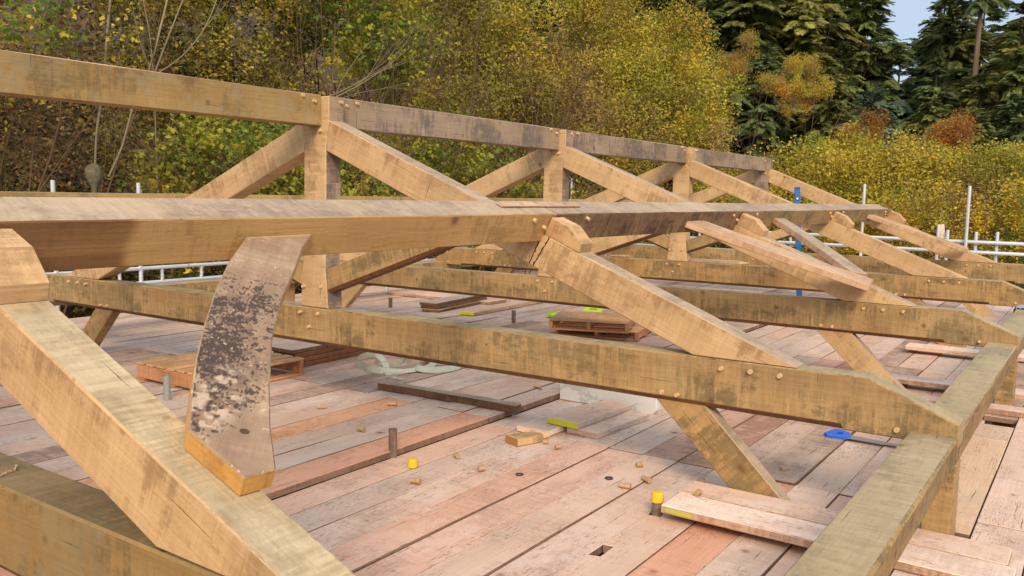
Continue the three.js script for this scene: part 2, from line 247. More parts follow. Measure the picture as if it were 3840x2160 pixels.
for (let k = -28; k < 14; k++) {
  const x0 = 1.07 + k * PITCH, x1 = x0 + PITCH - 0.006, right = k >= 0, outside = x0 > 3.5;
  if (outside) continue;
  for (let j = 0; j < joints.length - 1; j++) {
    const shift = 0, zb = joints[j] - 0.004, za = joints[j + 1] + 0.004; if (za > 4.5) continue;
    if (x0 < -2 && za > 2.9) continue;
    const t = Math.floor(dr() * (j === 1 && right ? 3 : 3.6)), c = tints[Math.floor(dr() * tints.length)]; let col = c;
    if (right && k === 8 && j === 1) col = salmon; if (right && k === 3 && j === 1) col = rosy; if (right && k === 4 && j === 1) col = [1.06, 0.9, 0.84]; if (k === -1 && j === 1) col = salmon; if (k === 1 && j === 1) col = [0.94, 0.91, 0.89]; if (k === 6 && j === 2) col = rosy; if (k === -9 && j === 2) col = rosy; if (k === -13 && j === 1) col = salmon; if (k === -4 && j === 1) col = [1.05, 0.72, 0.5]; if (k === 5 && j === 2) col = [1.03, 0.86, 0.8];
    const y = right ? 0 : 0.04, lift = right && j === 2 && k === 8 ? 0.006 : 0;
    if (k === 7 && j === 1) boardMesh(0, 0, 0, 0, 0, dm(0, [1, 0.95, 0.9]), [[x0, za], [x1, za], [x1, zb], [x0, zb], [x0, 0.91], [x0 + 0.048, 0.895], [x0 + 0.046, 0.775], [x0, 0.78], [x0, 0.36], [x0 + 0.056, 0.355], [x0 + 0.056, 0.31], [x0, 0.315]]);
    else boardMesh(x0, x1, za, zb, y + lift, dm(right && j === 2 && k > 4 && k < 9 ? 3 : t, col, right ? 0.95 : 0.86));
  }
}
// the walkway outside the wall plate
for (const [x0, x1, za, zb, t, c] of [
  [3.62, 3.812, -1.9, -0.165, 1, [1, 0.9, 0.74]], [3.62, 3.812, 0.02, 3.9, 2, [1, 1, 1]], [3.62, 3.812, -4.9, -2.56, 3, [1, 0.95, 0.9]], [3.62, 3.812, -9.5, -5.3, 1, [1, 1, 1]], [3.62, 3.812, -2.3, -1.905, 1, [1, 0.94, 0.84]],
  [3.818, 4.025, -0.355, 4.4, 2, [1.05, 1.02, 1]], [3.818, 4.025, -4.05, -0.36, 0, [1.05, 1, 0.97]], [3.818, 4.025, -9.5, -4.055, 2, [1, 1, 1]],
  [4.03, 4.238, -0.9, 4.4, 0, tints[2]], [4.03, 4.238, -4.6, -0.91, 2, tints[0]], [4.243, 4.45, -0.36, 4.4, 1, tints[0]], [4.243, 4.45, -4.05, -0.37, 0, tints[4]], [4.455, 4.66, -0.9, 4.4, 2, tints[1]], [4.455, 4.66, -4.6, -0.91, 1, tints[3]], [4.665, 4.87, -0.36, 4.4, 0, tints[0]]]) boardMesh(x0, x1, za, zb, 0.038, dm(t, c));

// scaffold tubes under the gaps
const tubeG = (a, b, r = 0.0242) => rod(a, b, r, 16);
for (const [z, l] of [[-0.085, 'galvanised scaffold tube in the gap beside the nearest wall post'], [-2.42, 'galvanised scaffold tube in the gap beside the second wall post']])
  tag(mesh('scaffold_tube', tubeG([1.2, -0.066, z], [5.2, -0.066, z]), gal), l, 'scaffold tube');

// ---------------------------------------------------------------- roof trusses
const W = 0.14, SL = 0.4035, TH = Math.atan(SL), rafterTop = (x) => 1.938 - SL * Math.abs(x), rafterBot = (x) => 1.738 - SL * Math.abs(x);
const mir = (p) => p.map(([x, y]) => [-x, y]);
function pegGeo(r = 0.0125, l = 0.016) { const g = new THREE.CylinderGeometry(r * 0.86, r, l, 9, 1); g.rotateX(Math.PI / 2); g.translate(0, 0, l / 2); return g; }
const pegShared = [pegGeo(0.0125, 0.016), pegGeo(0.0115, 0.022), pegGeo(0.013, 0.011)];
let pegN = 0;
function peg(parent, x, y, z, dir = 'z') { const m = mesh('peg', pegShared[pegN++ % 3], M.peg, parent); m.position.set(x, y, z); if (dir === 'x') m.rotation.y = Math.PI / 2; m.rotation.z = (pegN * 1.7) % 3; return m; }
const face = (side, top, other) => [side, top, other];
const byUp = (N) => (N[1] > 0.75 ? 1 : N[0] > 0.8 ? 2 : 0);
function truss(z0, label, k) {
  const t = thing('roof_truss', label, 'roof truss', [0, 0, z0], 'oak king post trusses of the roof frame');
  const tieM = [k === 0 ? M.tieNear : k === 3 ? M.tie2 : M.tie, k ? M.green : M.tieNearTopShade, M.green, M.cham], rafM = [k === 0 ? M.rafNear : M.fresh, k >= 3 ? M.fresh : k ? M.grey : M.sawn, M.grey], kpM = [k < 4 ? M.fresh : M.ridge, M.grey, k === 3 ? M.fresh : M.ridge];
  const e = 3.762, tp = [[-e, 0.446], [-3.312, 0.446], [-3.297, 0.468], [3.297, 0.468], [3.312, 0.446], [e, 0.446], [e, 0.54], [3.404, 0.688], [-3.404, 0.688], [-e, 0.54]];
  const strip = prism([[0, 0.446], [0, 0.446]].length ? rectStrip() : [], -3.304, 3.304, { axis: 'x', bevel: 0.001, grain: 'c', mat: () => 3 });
  const body = prism(tp, -W, 0, { grain: 'a', bevel: 0.006, split: 0.7, mat: byUp });
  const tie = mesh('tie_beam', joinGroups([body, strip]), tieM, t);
  const kp = mesh('king_post', prism([[0.107, 0.691], [0.095, 0.821], [0.083, 0.949], [0.09, 1.2], [0.095, 1.5], [0.096, 1.7], [0.102, 1.79], [0.124, 1.882], [0.127, 2.04], [-0.12, 2.04], [-0.119, 1.869], [-0.109, 1.732], [-0.105, 1.68], [-0.108, 1.413], [-0.121, 1.01], [-0.128, 0.927], [-0.139, 0.824], [-0.149, 0.691]], -W + 0.004, -0.002, { grain: 'b', bevel: 0.006, mat: byUp }), kpM, t);
  for (const s of [1, -1]) {
    const f = s > 0 ? (p) => p : mir;
    const raf = mesh('principal_rafter', prism(f([[0.1, 1.6985], [2.602, 0.6905], [3.096, 0.6905], [0.122, 1.889], [0.1, 1.8]]), -W + 0.003, -0.005, { grain: [Math.cos(TH), -s * Math.sin(TH)], bevel: 0.005, split: 0.6, mat: byUp }), rafM, t);
    mesh('cleat', prism(f([[1.7415, 1.2365], [1.786, 1.327], [1.892, 1.284], [1.972, 1.195], [1.958, 1.149]]), -W + 0.008, -0.008, { grain: [Math.cos(TH), -s * Math.sin(TH)], bevel: 0.003, mat: (N) => (N[1] > 0.6 ? 1 : 0) }), [M.cleat, M.cleatTop], t);
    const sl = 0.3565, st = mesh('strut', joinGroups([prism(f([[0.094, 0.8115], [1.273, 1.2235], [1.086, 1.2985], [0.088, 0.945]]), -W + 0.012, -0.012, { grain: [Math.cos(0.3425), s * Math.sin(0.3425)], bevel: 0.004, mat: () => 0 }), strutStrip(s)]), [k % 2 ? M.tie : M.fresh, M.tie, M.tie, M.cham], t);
    mesh('brace', prism(f([[2.395, 0.463], [2.656, 0.463], [3.3, -0.172], [3.06, -0.172]]), -0.105, -0.02, { grain: [0.72, -s * 0.7], bevel: 0.004, mat: (N) => (s * N[0] > 0.4 && N[1] > 0 ? 1 : 0) }), [k % 2 ? M.tie2 : M.fresh, M.grey], t);
    mesh('post', box(s > 0 ? 3.645 : -3.76, s > 0 ? 3.76 : -3.645, -1.2, 0.371, -W, -0.002, { axis: 'y', grain: 'c' }), M.tie, t);
    for (const [x, y] of [[2.753, 0.647], [2.89, 0.648], [3.027, 0.648], [2.535, 0.488], [2.452, 0.489], [3.529, 0.484]]) peg(tie, s * x, y, 0);
  }
  for (const [x, y] of [[-0.143, 0.651], [0.018, 0.652], [-0.061, 0.56]]) peg(tie, x, y, 0);
  for (const [x, y] of [[-0.109, 0.824], [0.049, 0.832], [0.056, 1.827]]) peg(kp, x, y, -0.002);
  peg(kp, 0.1265, 2.008, -0.1, 'x');
  if (k === 1) for (const [ax, ay, bx, by] of KERF) {
    const r = rng(ax * 1000), up = [], dn = [], dx = bx - ax, dy = by - ay, L = Math.hypot(dx, dy), nx = -dy / L, ny = dx / L;
    for (let i = 0; i <= 14; i++) { const t2 = i / 14, wv = (r() - 0.5) * 0.006, w2 = 0.0025 + r() * 0.003; up.push([ax + dx * t2 + nx * (wv + w2), ay + dy * t2 + ny * (wv + w2)]); dn.unshift([ax + dx * t2 + nx * (wv - w2), ay + dy * t2 + ny * (wv - w2)]); }
    mesh('gouge_mark', prism([...up, ...dn], -0.0052, -0.0038, { bevel: 0.0003 }), M.gouge, t);
  }
  return t;
}
function rectStrip() { return [[0.001, 0.4675], [0.139, 0.4675], [0.117, 0.446], [0.023, 0.446]].map(([a, b]) => [a, b]); }   // chamfered underside of a tie, section seen along x (a = -z)
function strutStrip(s) {
  const g = prism([[0.013, 0], [0.127, 0], [0.11, -0.018], [0.03, -0.018]], 0, 1.21, { axis: 'x', bevel: 0.001, grain: 'c', mat: () => 3 });
  if (s < 0) { g.rotateY(Math.PI); g.translate(0, 0, -W); }
  g.rotateZ(s * 0.337); g.translate(s * 0.1, 0.812, 0); return g;
}
function joinGroups(list) {
  const by = {}; for (const g of list) for (const gr of g.groups) (by[gr.materialIndex] ||= []).push([g, gr]);
  const p = [], n = [], uv = [], out = new THREE.BufferGeometry(); let st = 0;
  for (const mi of Object.keys(by)) { let c = 0; for (const [g, gr] of by[mi]) { for (let i = gr.start; i < gr.start + gr.count; i++) { p.push(g.attributes.position.getX(i), g.attributes.position.getY(i), g.attributes.position.getZ(i)); n.push(g.attributes.normal.getX(i), g.attributes.normal.getY(i), g.attributes.normal.getZ(i)); uv.push(g.attributes.uv.getX(i), g.attributes.uv.getY(i)); } c += gr.count; } out.addGroup(st, c, +mi); st += c; }
  out.setAttribute('position', new THREE.Float32BufferAttribute(p, 3)); out.setAttribute('normal', new THREE.Float32BufferAttribute(n, 3)); out.setAttribute('uv', new THREE.Float32BufferAttribute(uv, 2)); return out;
}
const KERF = [[1.734, 1.238, 1.650, 1.077], [1.777, 1.223, 1.677, 1.069]];
const ZT = [2.84, 0, -2.88, -5.76, -8.64];
['nearest roof truss, its pale rafter crossing the bottom left corner under the curved brace', 'roof truss with its tie beam right across the middle of the deck, second nearest', 'roof truss third from the camera, bare rafter with planks leaning on both sides', 'roof truss fourth from the camera, its king post second from the far end', 'farthest roof truss, at the end of the ridge in front of the golden shrubs'].forEach((l, k) => truss(ZT[k], l, k));

// ridge beams
[['nearest ridge beam, yellow-brown, running out of the top left of the picture', [M.olive, M.pink]], ['ridge beam with dark grey staining between the second and third trusses', [M.ridge, M.grey]], ['grey ridge beam between the third and fourth trusses', [M.ridge, M.grey]], ['farthest ridge beam, short and grey, ending at the last king post', [M.ridge, M.grey]]].forEach(([l, ms], k) => {
  const b = thing('ridge_beam', l, 'ridge beam', [0, 0, 0], 'ridge beams between the king posts');
  const z0 = ZT[k + 1] + 0.001, z1 = ZT[k] - W - 0.001;
  mesh('beam', prism(rect(-0.06, 0.06, 1.857, 2.048, 0.004), z0 - 0.003, z1 + 0.003, { grain: 'c', secs: 6, jit: 0.004, mat: (N) => (N[1] > 0.6 ? 1 : 0) }), ms, b);
  for (const [dz, y] of [[0.153, 2.03], [0.06, 2.005]]) peg(b, 0.06, y, z0 + dz, 'x');
  for (const [dz, y] of [[0.08, 2.0], [0.17, 2.025]]) peg(b, 0.06, y, z1 - dz, 'x');
  if (k === 3) mesh('tenon_end', prism(rect(-0.055, 0.055, 1.862, 2.045, 0.004), ZT[4] - W - 0.13, ZT[4] - W + 0.003, { grain: 'c', mat: (N) => (N[1] > 0.6 ? 1 : 0) }), ms, b);
});

// purlins (canted square to the slope) on both sides
const cs = Math.cos(TH), sn = Math.sin(TH);
const roof = (s, h) => [s * cs + h * sn, 1.938 - s * sn + h * cs];   // along the slope, height above the rafters
const purlinSec = (() => { const c = 0.004, s0 = 1.702, s1 = 1.876, h0 = -0.04, h1 = 0.118; return [[s0 + c, h0], [s1 - c, h0], [s1, h0 + c], [s1, h1 - c], [s1 - c, h1], [s0 + c, h1], [s0, h1 - c], [s0, h0 + c]].map(([s, h]) => roof(s, h)); })();
const PZ = [3.05, -0.07, -2.95, -5.83, -8.6];
const pFace = (N) => (N[1] > 0.8 ? 1 : 0);
['near purlin, long beam across the middle with a reddish wet stretch at its left end', 'dark brown purlin between the second and third trusses', 'purlin between the third and fourth trusses', 'farthest purlin, ending at the last truss'].forEach((l, k) => {
  const b = thing('purlin', l, 'purlin', [0, 0, 0], 'purlins on the near slope');
  const ms = [[M.purlinNear, M.grey, M.purlinRed], [M.purlinDark, M.grey], [M.tie, M.grey], [M.tie, M.grey]][k];
  mesh('beam', prism(purlinSec, PZ[k + 1] + 0.002, PZ[k], { grain: 'c', secs: k ? 6 : 30, jit: k ? 0.004 : 0.0015, uvFix: k ? undefined : (pu, pv, N) => (N[0] > 0.5 ? [(pu + 0.07) / 3.12, pv / 0.6] : [pu / TU, pv / TV]), mat: (N) => (N[1] > 0.8 ? 1 : 0) }), ms, b);
  const pegAt = (z, h) => { const [x, y] = roof(1.876, h); const m = peg(b, x, y, z, 'x'); m.rotation.set(0, Math.PI / 2, 0); m.rotateOnWorldAxis(new THREE.Vector3(0, 0, 1), -TH); };
  pegAt(PZ[k + 1] + 0.21, 0.085); pegAt(PZ[k + 1] + 0.1, 0.045); if (k) { pegAt(PZ[k] - 0.33, 0.09); pegAt(PZ[k] - 0.22, 0.05); }
});
PZ.slice(0, 4).forEach((z, k) => mesh('purlin', prism(mir(purlinSec), PZ[k + 1] + 0.002, z, { grain: 'c', secs: 6, jit: 0.004, mat: pFace }), [M.olive, M.grey]) && tag(scene.children.at(-1), ['far-slope purlin behind the nearest bay, its yellow top just above the near purlin', 'far-slope purlin seen between the second and third king posts', 'far-slope purlin seen between the third and fourth king posts', 'far-slope purlin behind the farthest bay'][k], 'purlin', 'purlins on the far slope'));

// wall plates
for (const [s, z0, z1, l] of [[1, -5.42, 4.3, 'grey-green wall plate running along the right side under the tie beam ends'], [1, -9, -5.95, 'wall plate beyond the fourth truss on the right side'], [-1, -9, 4.3, 'wall plate along the far left side under the tie beam ends']])
  tag(mesh('wall_plate', prism(rect(s > 0 ? 3.574 : -3.758, s > 0 ? 3.758 : -3.574, 0.372, 0.4846, 0.007), z0, z1, { grain: 'c', secs: 14, jit: 0.006, bevel: 0.006, mat: (N) => (N[1] > 0.8 ? 0 : N[0] * s > 0.8 ? 1 : 2) }), [M.green, M.plateSide, M.tie]), l, 'wall plate');

// wind braces: planks lying on the rafters, running up to the purlin
function planBrace(name, label, out, mats, th = 0.05, h0 = 0.001) {   // out: [s, z] outline on the roof slope
  const b = thing(name, label, 'wind brace', [0, 0, 0], 'wind braces from rafter to purlin');
  const g = prism(out.map(([s, z]) => [s, -z]), h0, h0 + th, { axis: 'y', bevel: 0.004, grain: 'b', mat: (N) => (N[2] > 0.6 ? 0 : N[0] > 0.7 || N[1] < -0.75 ? 1 : 2), uvFix: (pu, pv, N) => (N[2] > 0.6 && mats[0] === M.blotch ? [(-pv - 1.85) / 1.2, (-pu - 1.6) / 1.2] : [pu / TU, pv / TV]) });
  const m = new THREE.Matrix4().makeBasis(new THREE.Vector3(cs, -sn, 0), new THREE.Vector3(sn, cs, 0), new THREE.Vector3(0, 0, 1)).setPosition(0, 1.938, 0);
  g.applyMatrix4(m); mesh('plank', g, mats, b); return b;
}
const brL = [[1.881, 1.932], [2.051, 2.124], [2.215, 2.285], [2.39, 2.442], [2.555, 2.58], [2.716, 2.701], [2.81, 2.767]], brR = [[2.996, 2.76], [3.0, 2.682], [2.86, 2.588], [2.721, 2.482], [2.533, 2.328], [2.33, 2.137], [2.137, 1.924], [1.98, 1.76], [1.876, 1.631]];
planBrace('wind_brace', 'curved wind brace in the foreground, dark blotched top and yellow cut foot', [...brL, ...brR].map(([s, z]) => [s, z]), [M.blotch, M.endYellow, M.fresh]);
const curve = (a, b, c, d, bow, n = 6) => { const o = []; for (let i = 0; i <= n; i++) { const t = i / n; o.push([lerp(a[0], b[0], t) + bow * Math.sin(Math.PI * t) * 0.6, lerp(a[1], b[1], t) - bow * Math.sin(Math.PI * t)]); } for (let i = 0; i <= n; i++) { const t = i / n; o.push([lerp(c[0], d[0], t) + bow * Math.sin(Math.PI * t) * 0.6, lerp(c[1], d[1], t) - bow * Math.sin(Math.PI * t)]); } return o; };
planBrace('wind_brace', 'long pinkish wind brace overhanging the near side of the third truss', curve([1.878, -1.86], [3.044, -2.629], [2.996, -2.941], [1.878, -2.153], -0.05), [M.pink, M.pink, M.pink]);
planBrace('wind_brace', 'grey-topped wind brace on the far side of the third truss', curve([1.878, -3.79], [2.844, -2.841], [2.92, -3.07], [1.881, -4.06], 0.03), [M.grey, M.pink, M.pink], 0.05);
planBrace('wind_brace', 'pale wind brace lying along the farthest truss', curve([1.878, -7.495], [3.0, -8.3], [2.96, -8.58], [1.878, -7.75], -0.04), [M.fresh, M.pink, M.pink]);
{ const [x, y] = roof(1.775, 0.1215); tag(mesh('timber_lath', (() => { const g = box(-0.02, 0.02, 0, 0.008, -0.42, 0.36, { grain: 'c', c: 0.002, bevel: 0.002 }); g.rotateZ(-TH); g.translate(x, y, -0.02); return g; })(), M.pink), 'thin pale lath lying on top of the purlin', 'lath'); }

// silver foil where the right-hand wall plate stops
{
  const g = new THREE.PlaneGeometry(0.3, 0.26, 22, 18), p = g.attributes.position, r = rng(5); g.rotateX(-Math.PI / 2);
  for (let i = 0; i < p.count; i++) { const x = p.getX(i); p.setY(i, 0.003 + r() * 0.014 - Math.max(0, Math.abs(x) - 0.1) * 2.2); if (Math.abs(x) > 0.1) p.setX(i, Math.sign(x) * (0.1 + (Math.abs(x) - 0.1) * 0.1 + r() * 0.01)); }
  g.computeVertexNormals(); const f = mesh('foil_wrap', g, flat([0.75, 0.77, 0.8], 0.25, 0.8)); f.material.side = THREE.DoubleSide; f.position.set(3.666, 0.489, -5.32); tag(f, 'crumpled silver foil wrapped over the end of the wall plate', 'foil');
}

// ---------------------------------------------------------------- loose boards, battens and offcuts
const lb = (label, cat, group, geo, mats, pos, ry = 0, name = 'loose_board') => { const m = mesh(name, geo, mats); m.position.set(...pos); m.rotation.y = ry; tag(m, label, cat, group); return m; };
const boardX = (L, w, t, o = {}) => prism(rect(-w / 2, w / 2, 0, t, 0.004), -L / 2, L / 2, { axis: 'x', bevel: 0.004, grain: 'c', secs: 4, jit: 0.002, ...o });
const boardZ = (L, w, t, o = {}) => prism(rect(-w / 2, w / 2, 0, t, 0.004), -L / 2, L / 2, { axis: 'z', bevel: 0.004, grain: 'c', secs: 4, jit: 0.002, ...o });
const pale = woodMat(deckTex[2], [1.24, 1.22, 1.22]), pale2 = woodMat(deckTex[2], [1.06, 0.98, 0.92]), deckGrey = woodMat(deckTex[1], [0.86, 0.86, 0.88]), deckTan = woodMat(deckTex[0], [1, 0.92, 0.82]), sideTan = woodMat(deckTex[3], [1.05, 0.95, 0.82]);
const endM = (N, w) => (w !== 'side' ? 1 : 0);
const topM = (N) => (N[1] > 0.7 ? 0 : 1);
lb('white-dusted board under the right-hand wall plate, the nearer of the pair with yellow paint', 'board', null, boardX(1.36, 0.203, 0.038, { mat: topM }), [pale, sideTan], [3.33, 0.042, 0.305]);
lb('tan board beside the white one under the right-hand wall plate', 'board', null, boardX(1.34, 0.196, 0.038, { mat: topM }), [pale2, sideTan], [3.31, 0.042, 0.098], 0.004);
{ const m = mesh('paint_mark', box(-0.075, 0.05, 0.008, 0.026, 0, 0.002, { c: 0.001, bevel: 0.0008 }), limePaint); m.position.set(2.745, 0.043, 0.4075); tag(m, 'yellow paint mark on the edge of the white-dusted board', 'paint mark'); scene.remove(m); scene.children.find((o) => o.userData.label?.startsWith('white-dusted')).attach(m); delete m.userData.category; }
lb('pale board along the far edge of the second truss foot', 'board', null, boardX(1.25, 0.2, 0.038, { mat: topM }), [pale, sideTan], [3.4, 0.038, -3.36], -0.02);
lb('tan board nearest the second wall post, crossing the walkway', 'board', null, boardX(1.1, 0.17, 0.038, { mat: topM }), [pale2, sideTan], [3.66, 0.042, -2.7]);
lb('rounded pale board with a yellow end under the third truss', 'board', null, boardX(1.2, 0.21, 0.04, { mat: topM }), [pale, deckTan], [3.3, 0.038, -5.09]);
lb('short grey board lying flat left of the lime-ended one', 'board', null, boardZ(0.62, 0.225, 0.038, { mat: topM }), [deckGrey, pale], [1.435, 0.004, -0.72], -0.03);
lb('short pale board lying under the lime-ended one', 'board', null, boardZ(0.62, 0.22, 0.038, { mat: topM }), [pale2, deckGrey], [1.71, 0.004, -0.87], -0.08);
{ const o = thing('loose_board', 'short board on top of two others, its sawn end painted lime yellow', 'board'); mesh('plank', boardZ(0.66, 0.225, 0.038, { mat: topM }), [deckTan, deckGrey], o); mesh('painted_end', box(-0.111, 0.111, 0.003, 0.036, 0.3295, 0.3325, { c: 0.002, bevel: 0.001 }), limePaint, o); o.position.set(1.575, 0.044, -0.88); o.rotation.y = -0.06; }
lb('long brown timber lying across the deck before the strap', 'timber', null, boardX(1.16, 0.085, 0.05, { mat: topM }), [M.grey, M.brown], [0.56, 0.041, -0.66], 0.045, 'loose_timber');
lb('white painted timber standing on edge under the middle tie beam', 'timber', null, prism([[-0.36, -0.015], [0.36, -0.015], [0.39, 0.02], [0.39, 0.1], [0.35, 0.17], [-0.36, 0.17]], -0.03, 0.03, { grain: 'a', bevel: 0.004 }), M.white, [1.44, 0.016, -1.33], 0, 'painted_timber');
{ const o = thing('loose_board', 'loose board with a yellow painted end on the far left of the deck', 'board'); mesh('plank', boardZ(1.85, 0.2, 0.04, { mat: topM }), [deckTan, sideTan], o); mesh('painted_end', box(-0.098, 0.098, 0.003, 0.038, 0.9245, 0.9275, { c: 0.002, bevel: 0.001 }), limePaint, o); o.position.set(-1.9, 0.044, -4.95); o.rotation.y = 0.045; }
lb('long loose plank lying along the tie beam line at the far left', 'board', null, boardX(1.75, 0.4, 0.04, { mat: topM }), [pale2, sideTan], [-3.1, 0.044, -5.15], 0.02);
for (let i = 0; i < 3; i++) lb(['bottom board', 'middle board', 'top board'][i] + ' of the small stack behind the far tube stub', 'board', 'boards in the small far stack', boardZ(1.2, 0.24, 0.036, { mat: topM }), [[deckTan, M.brown], [M.brown, M.brown], [deckGrey, M.brown]][i], [-2.42 - i * 0.02, 0.042 + i * 0.038, -4.55], 0.12);
for (let i = 0; i < 4; i++) lb(['lowest board', 'second board up', 'third board up', 'topmost grey board'][i] + ' of the dark stack behind the left pallet', 'board', 'boards stacked behind the left pallet', boardZ(1.8, 0.26, 0.036, { mat: topM }), i === 3 ? [deckGrey, M.brown] : [M.brown, woodMat(T.brown, [1.15, 0.78, 0.66])], [-1.16 - i * 0.012, 0.042 + i * 0.038, -1.62 + (i % 2) * 0.02], 0.03);
// offcuts
const pegLabels = ['peg offcut just in front of the loose yellow cap', 'peg offcut between the loose yellow cap and the oak offcut', 'roundish peg offcut standing left of the dark ring', 'peg offcut on the raised boards left of the rusty tube stub', 'peg offcut on the raised boards near the end of the long brown timber', 'fat peg offcut left of the oak brace, above the yellow-capped stub', 'stubby peg offcut at the foot of the lime-ended boards, toward the brace', 'pinkish peg offcut lying just behind the yellow-capped stub', 'small peg offcut right beside the cream offcut', 'small peg offcut between the cream offcut and the dark ring', 'peg offcut on the raised boards behind the long brown timber', 'peg offcut right of the oak brace, toward the saw', 'stubby peg offcut lying on the tan board beside the oak brace', 'peg offcut just left of the white painted timber', 'peg offcut under the oak brace of the middle truss', 'peg offcut on the raised boards in front of the long brown timber'];
lb('brown oak offcut with a dark sawn end on the deck', 'offcut', null, (() => { const g = prism([[-0.05, -0.1], [0.06, -0.09], [0.062, 0.09], [0.02, 0.1], [-0.04, 0.04]], 0, 0.046, { axis: 'y', grain: 'b', bevel: 0.003, mat: (N) => (Math.abs(N[1]) > 0.8 ? 1 : 0) }); return g; })(), [M.fresh, woodMat(T.fresh, [0.62, 0.42, 0.22])], [1.475, 0.002, -0.255], -0.35, 'offcut');
lb('cream sawn offcut leaning beside the brown one', 'offcut', null, box(-0.06, 0.06, 0, 0.035, -0.03, 0.03, { grain: 'a', c: 0.008 }), M.peg, [1.49, 0.003, -0.405], -0.15, 'offcut');
lb('cream block of wood behind the blue saw handle', 'offcut', null, box(-0.05, 0.045, 0, 0.07, -0.04, 0.04, { grain: 'c', c: 0.003 }), M.peg, [3.0, 0.003, -1.86], 0.3, 'offcut');
[[1.455, 0.687, 0.3, 0.05], [1.355, 0.23, -0.5, 0.045], [1.597, 0.33, 1.2, 0.035], [0.673, 0.272, 0, 0.05], [0.394, -0.301, 0.4, 0.06], [2.363, -0.047, -0.5, 0.06], [2.23, -0.241, 0.9, 0.035], [2.322, 0.109, 0.2, 0.06], [1.6, -0.3, 0.5, 0.03], [1.71, -0.25, 1, 0.03], [0.86, -1.35, 0.3, 0.06], [2.88, -0.65, 1.1, 0.05], [2.74, 0.2, 1.5, 0.035], [1.28, -1.62, 0.1, 0.05], [2.6, -0.2, 0.6, 0.03], [0.1, 0.05, 0.8, 0.05]].forEach(([x, z, a, L], i) => {
  const m = mesh('peg_offcut', (() => { const g = new THREE.CylinderGeometry(0.0125, 0.014, L, 9); g.rotateZ(Math.PI / 2); return g; })(), i % 3 ? M.pink : M.fresh); m.position.set(x, (x < 1.07 ? 0.04 : i === 12 ? 0.08 : 0) + 0.0155, z); m.rotation.y = a;
  tag(m, pegLabels[i], 'peg offcut', 'peg offcuts scattered on the deck');
});
for (const [x, z, a] of [[1.793, 0.261, 0], [2.19, 0.029, 0.6]]) { const m = mesh('washer', (() => { const g = new THREE.TorusGeometry(0.017, 0.0045, 8, 20); g.scale(1, 1, 1.1); g.rotateX(Math.PI / 2); return g; })(), flat([0.05, 0.045, 0.04], 0.6)); m.position.set(x, 0.005, z); m.rotation.y = a; tag(m, a ? 'dark ring on the boards nearer the oak brace' : 'dark ring on the boards nearer the oak offcut', 'ring'); }
// wooden stake on the fourth tie, two pegs on the same tie
{ const o = thing('wooden_stake', 'grey pointed stake with a fresh cut tip lying on a tie beam', 'stake', [0.5, 0.69, -5.83]); const g = prism(rect(-0.02, 0.02, 0, 0.042, 0.004), -0.36, 0.24, { axis: 'x', grain: 'c' }); mesh('shaft', g, M.grey, o); mesh('tip', prism([[0.24, 0.002], [0.35, 0.018], [0.35, 0.026], [0.24, 0.04]], -0.018, 0.018, { grain: 'a', bevel: 0.002 }), M.peg, o); }
for (const [x, z, a] of [[-0.83, -5.82, 0.15], [-0.8, -5.87, 0.05]]) { const g = new THREE.CylinderGeometry(0.012, 0.015, 0.2, 9); g.rotateZ(Math.PI / 2); const m = mesh('loose_peg', g, M.fresh); m.position.set(x, 0.705, z); m.rotation.y = a; tag(m, a > 0.1 ? 'loose oak peg on top of the fourth tie beam, the one nearer the camera' : 'loose oak peg on top of the fourth tie beam, the one farther back', 'peg'); }

// ---------------------------------------------------------------- tube stubs and yellow caps
function capGeo(r) { const pts = [[0, 0.046], [r * 0.85, 0.046], [r, 0.04], [r * 1.04, 0.004], [r * 1.04, 0], [r * 0.92, 0], [r * 0.92, 0.036], [0, 0.036]].map(([a, b]) => new THREE.Vector2(a, b)); return new THREE.LatheGeometry(pts, 22); }
function stub(x, z, y0, h, m, label) { const r0 = 0.0235, pts = [[r0 - 0.004, h - 0.06], [r0 - 0.004, h], [r0, h - 0.001], [r0, -0.12]].map(([a, b]) => new THREE.Vector2(a, b)); const o = mesh('tube_stub', new THREE.LatheGeometry(pts, 18), m); o.material.side = THREE.DoubleSide; o.position.set(x, y0, z); tag(o, label, 'tube stub'); return o; }
stub(1.062, 0.424, 0, 0.158, rust, 'rusty tube stub standing in the gap at the step in the deck');
stub(-0.9, 0.5, 0.04, 0.165, flat([0.36, 0.38, 0.36], 0.5, 0.3), 'grey tube stub standing in front of the left pallet');
stub(-1.106, -3.9, 0.04, 0.14, rust, 'dark tube stub behind the middle tie beam left of the pallets');
stub(-3.0, -3.97, 0.04, 0.12, rust, 'dark tube stub on the far left part of the deck');
stub(-4.173, -5.17, 0.04, 0.16, gal, 'grey tube stub at the far left edge of the deck');
{ const c = mesh('plastic_plug', capGeo(0.026), yellowCap); c.position.set(1.271, 0.002, 0.499); tag(c, 'yellow plastic tube cap lying loose on the deck boards', 'cap'); c.material.side = THREE.DoubleSide;
  const p = thing('capped_post', 'short wooden stub with a yellow plastic cap beside the white board', 'post stub', [2.6, 0, 0.335]); const pr = rng(3);
  const g = new THREE.CylinderGeometry(0.024, 0.026, 0.2, 16, 3); g.translate(0, -0.03, 0); mesh('stub', g, rust, p); const cc = mesh('cap', capGeo(0.028), yellowCap, p); cc.position.y = 0.062; }

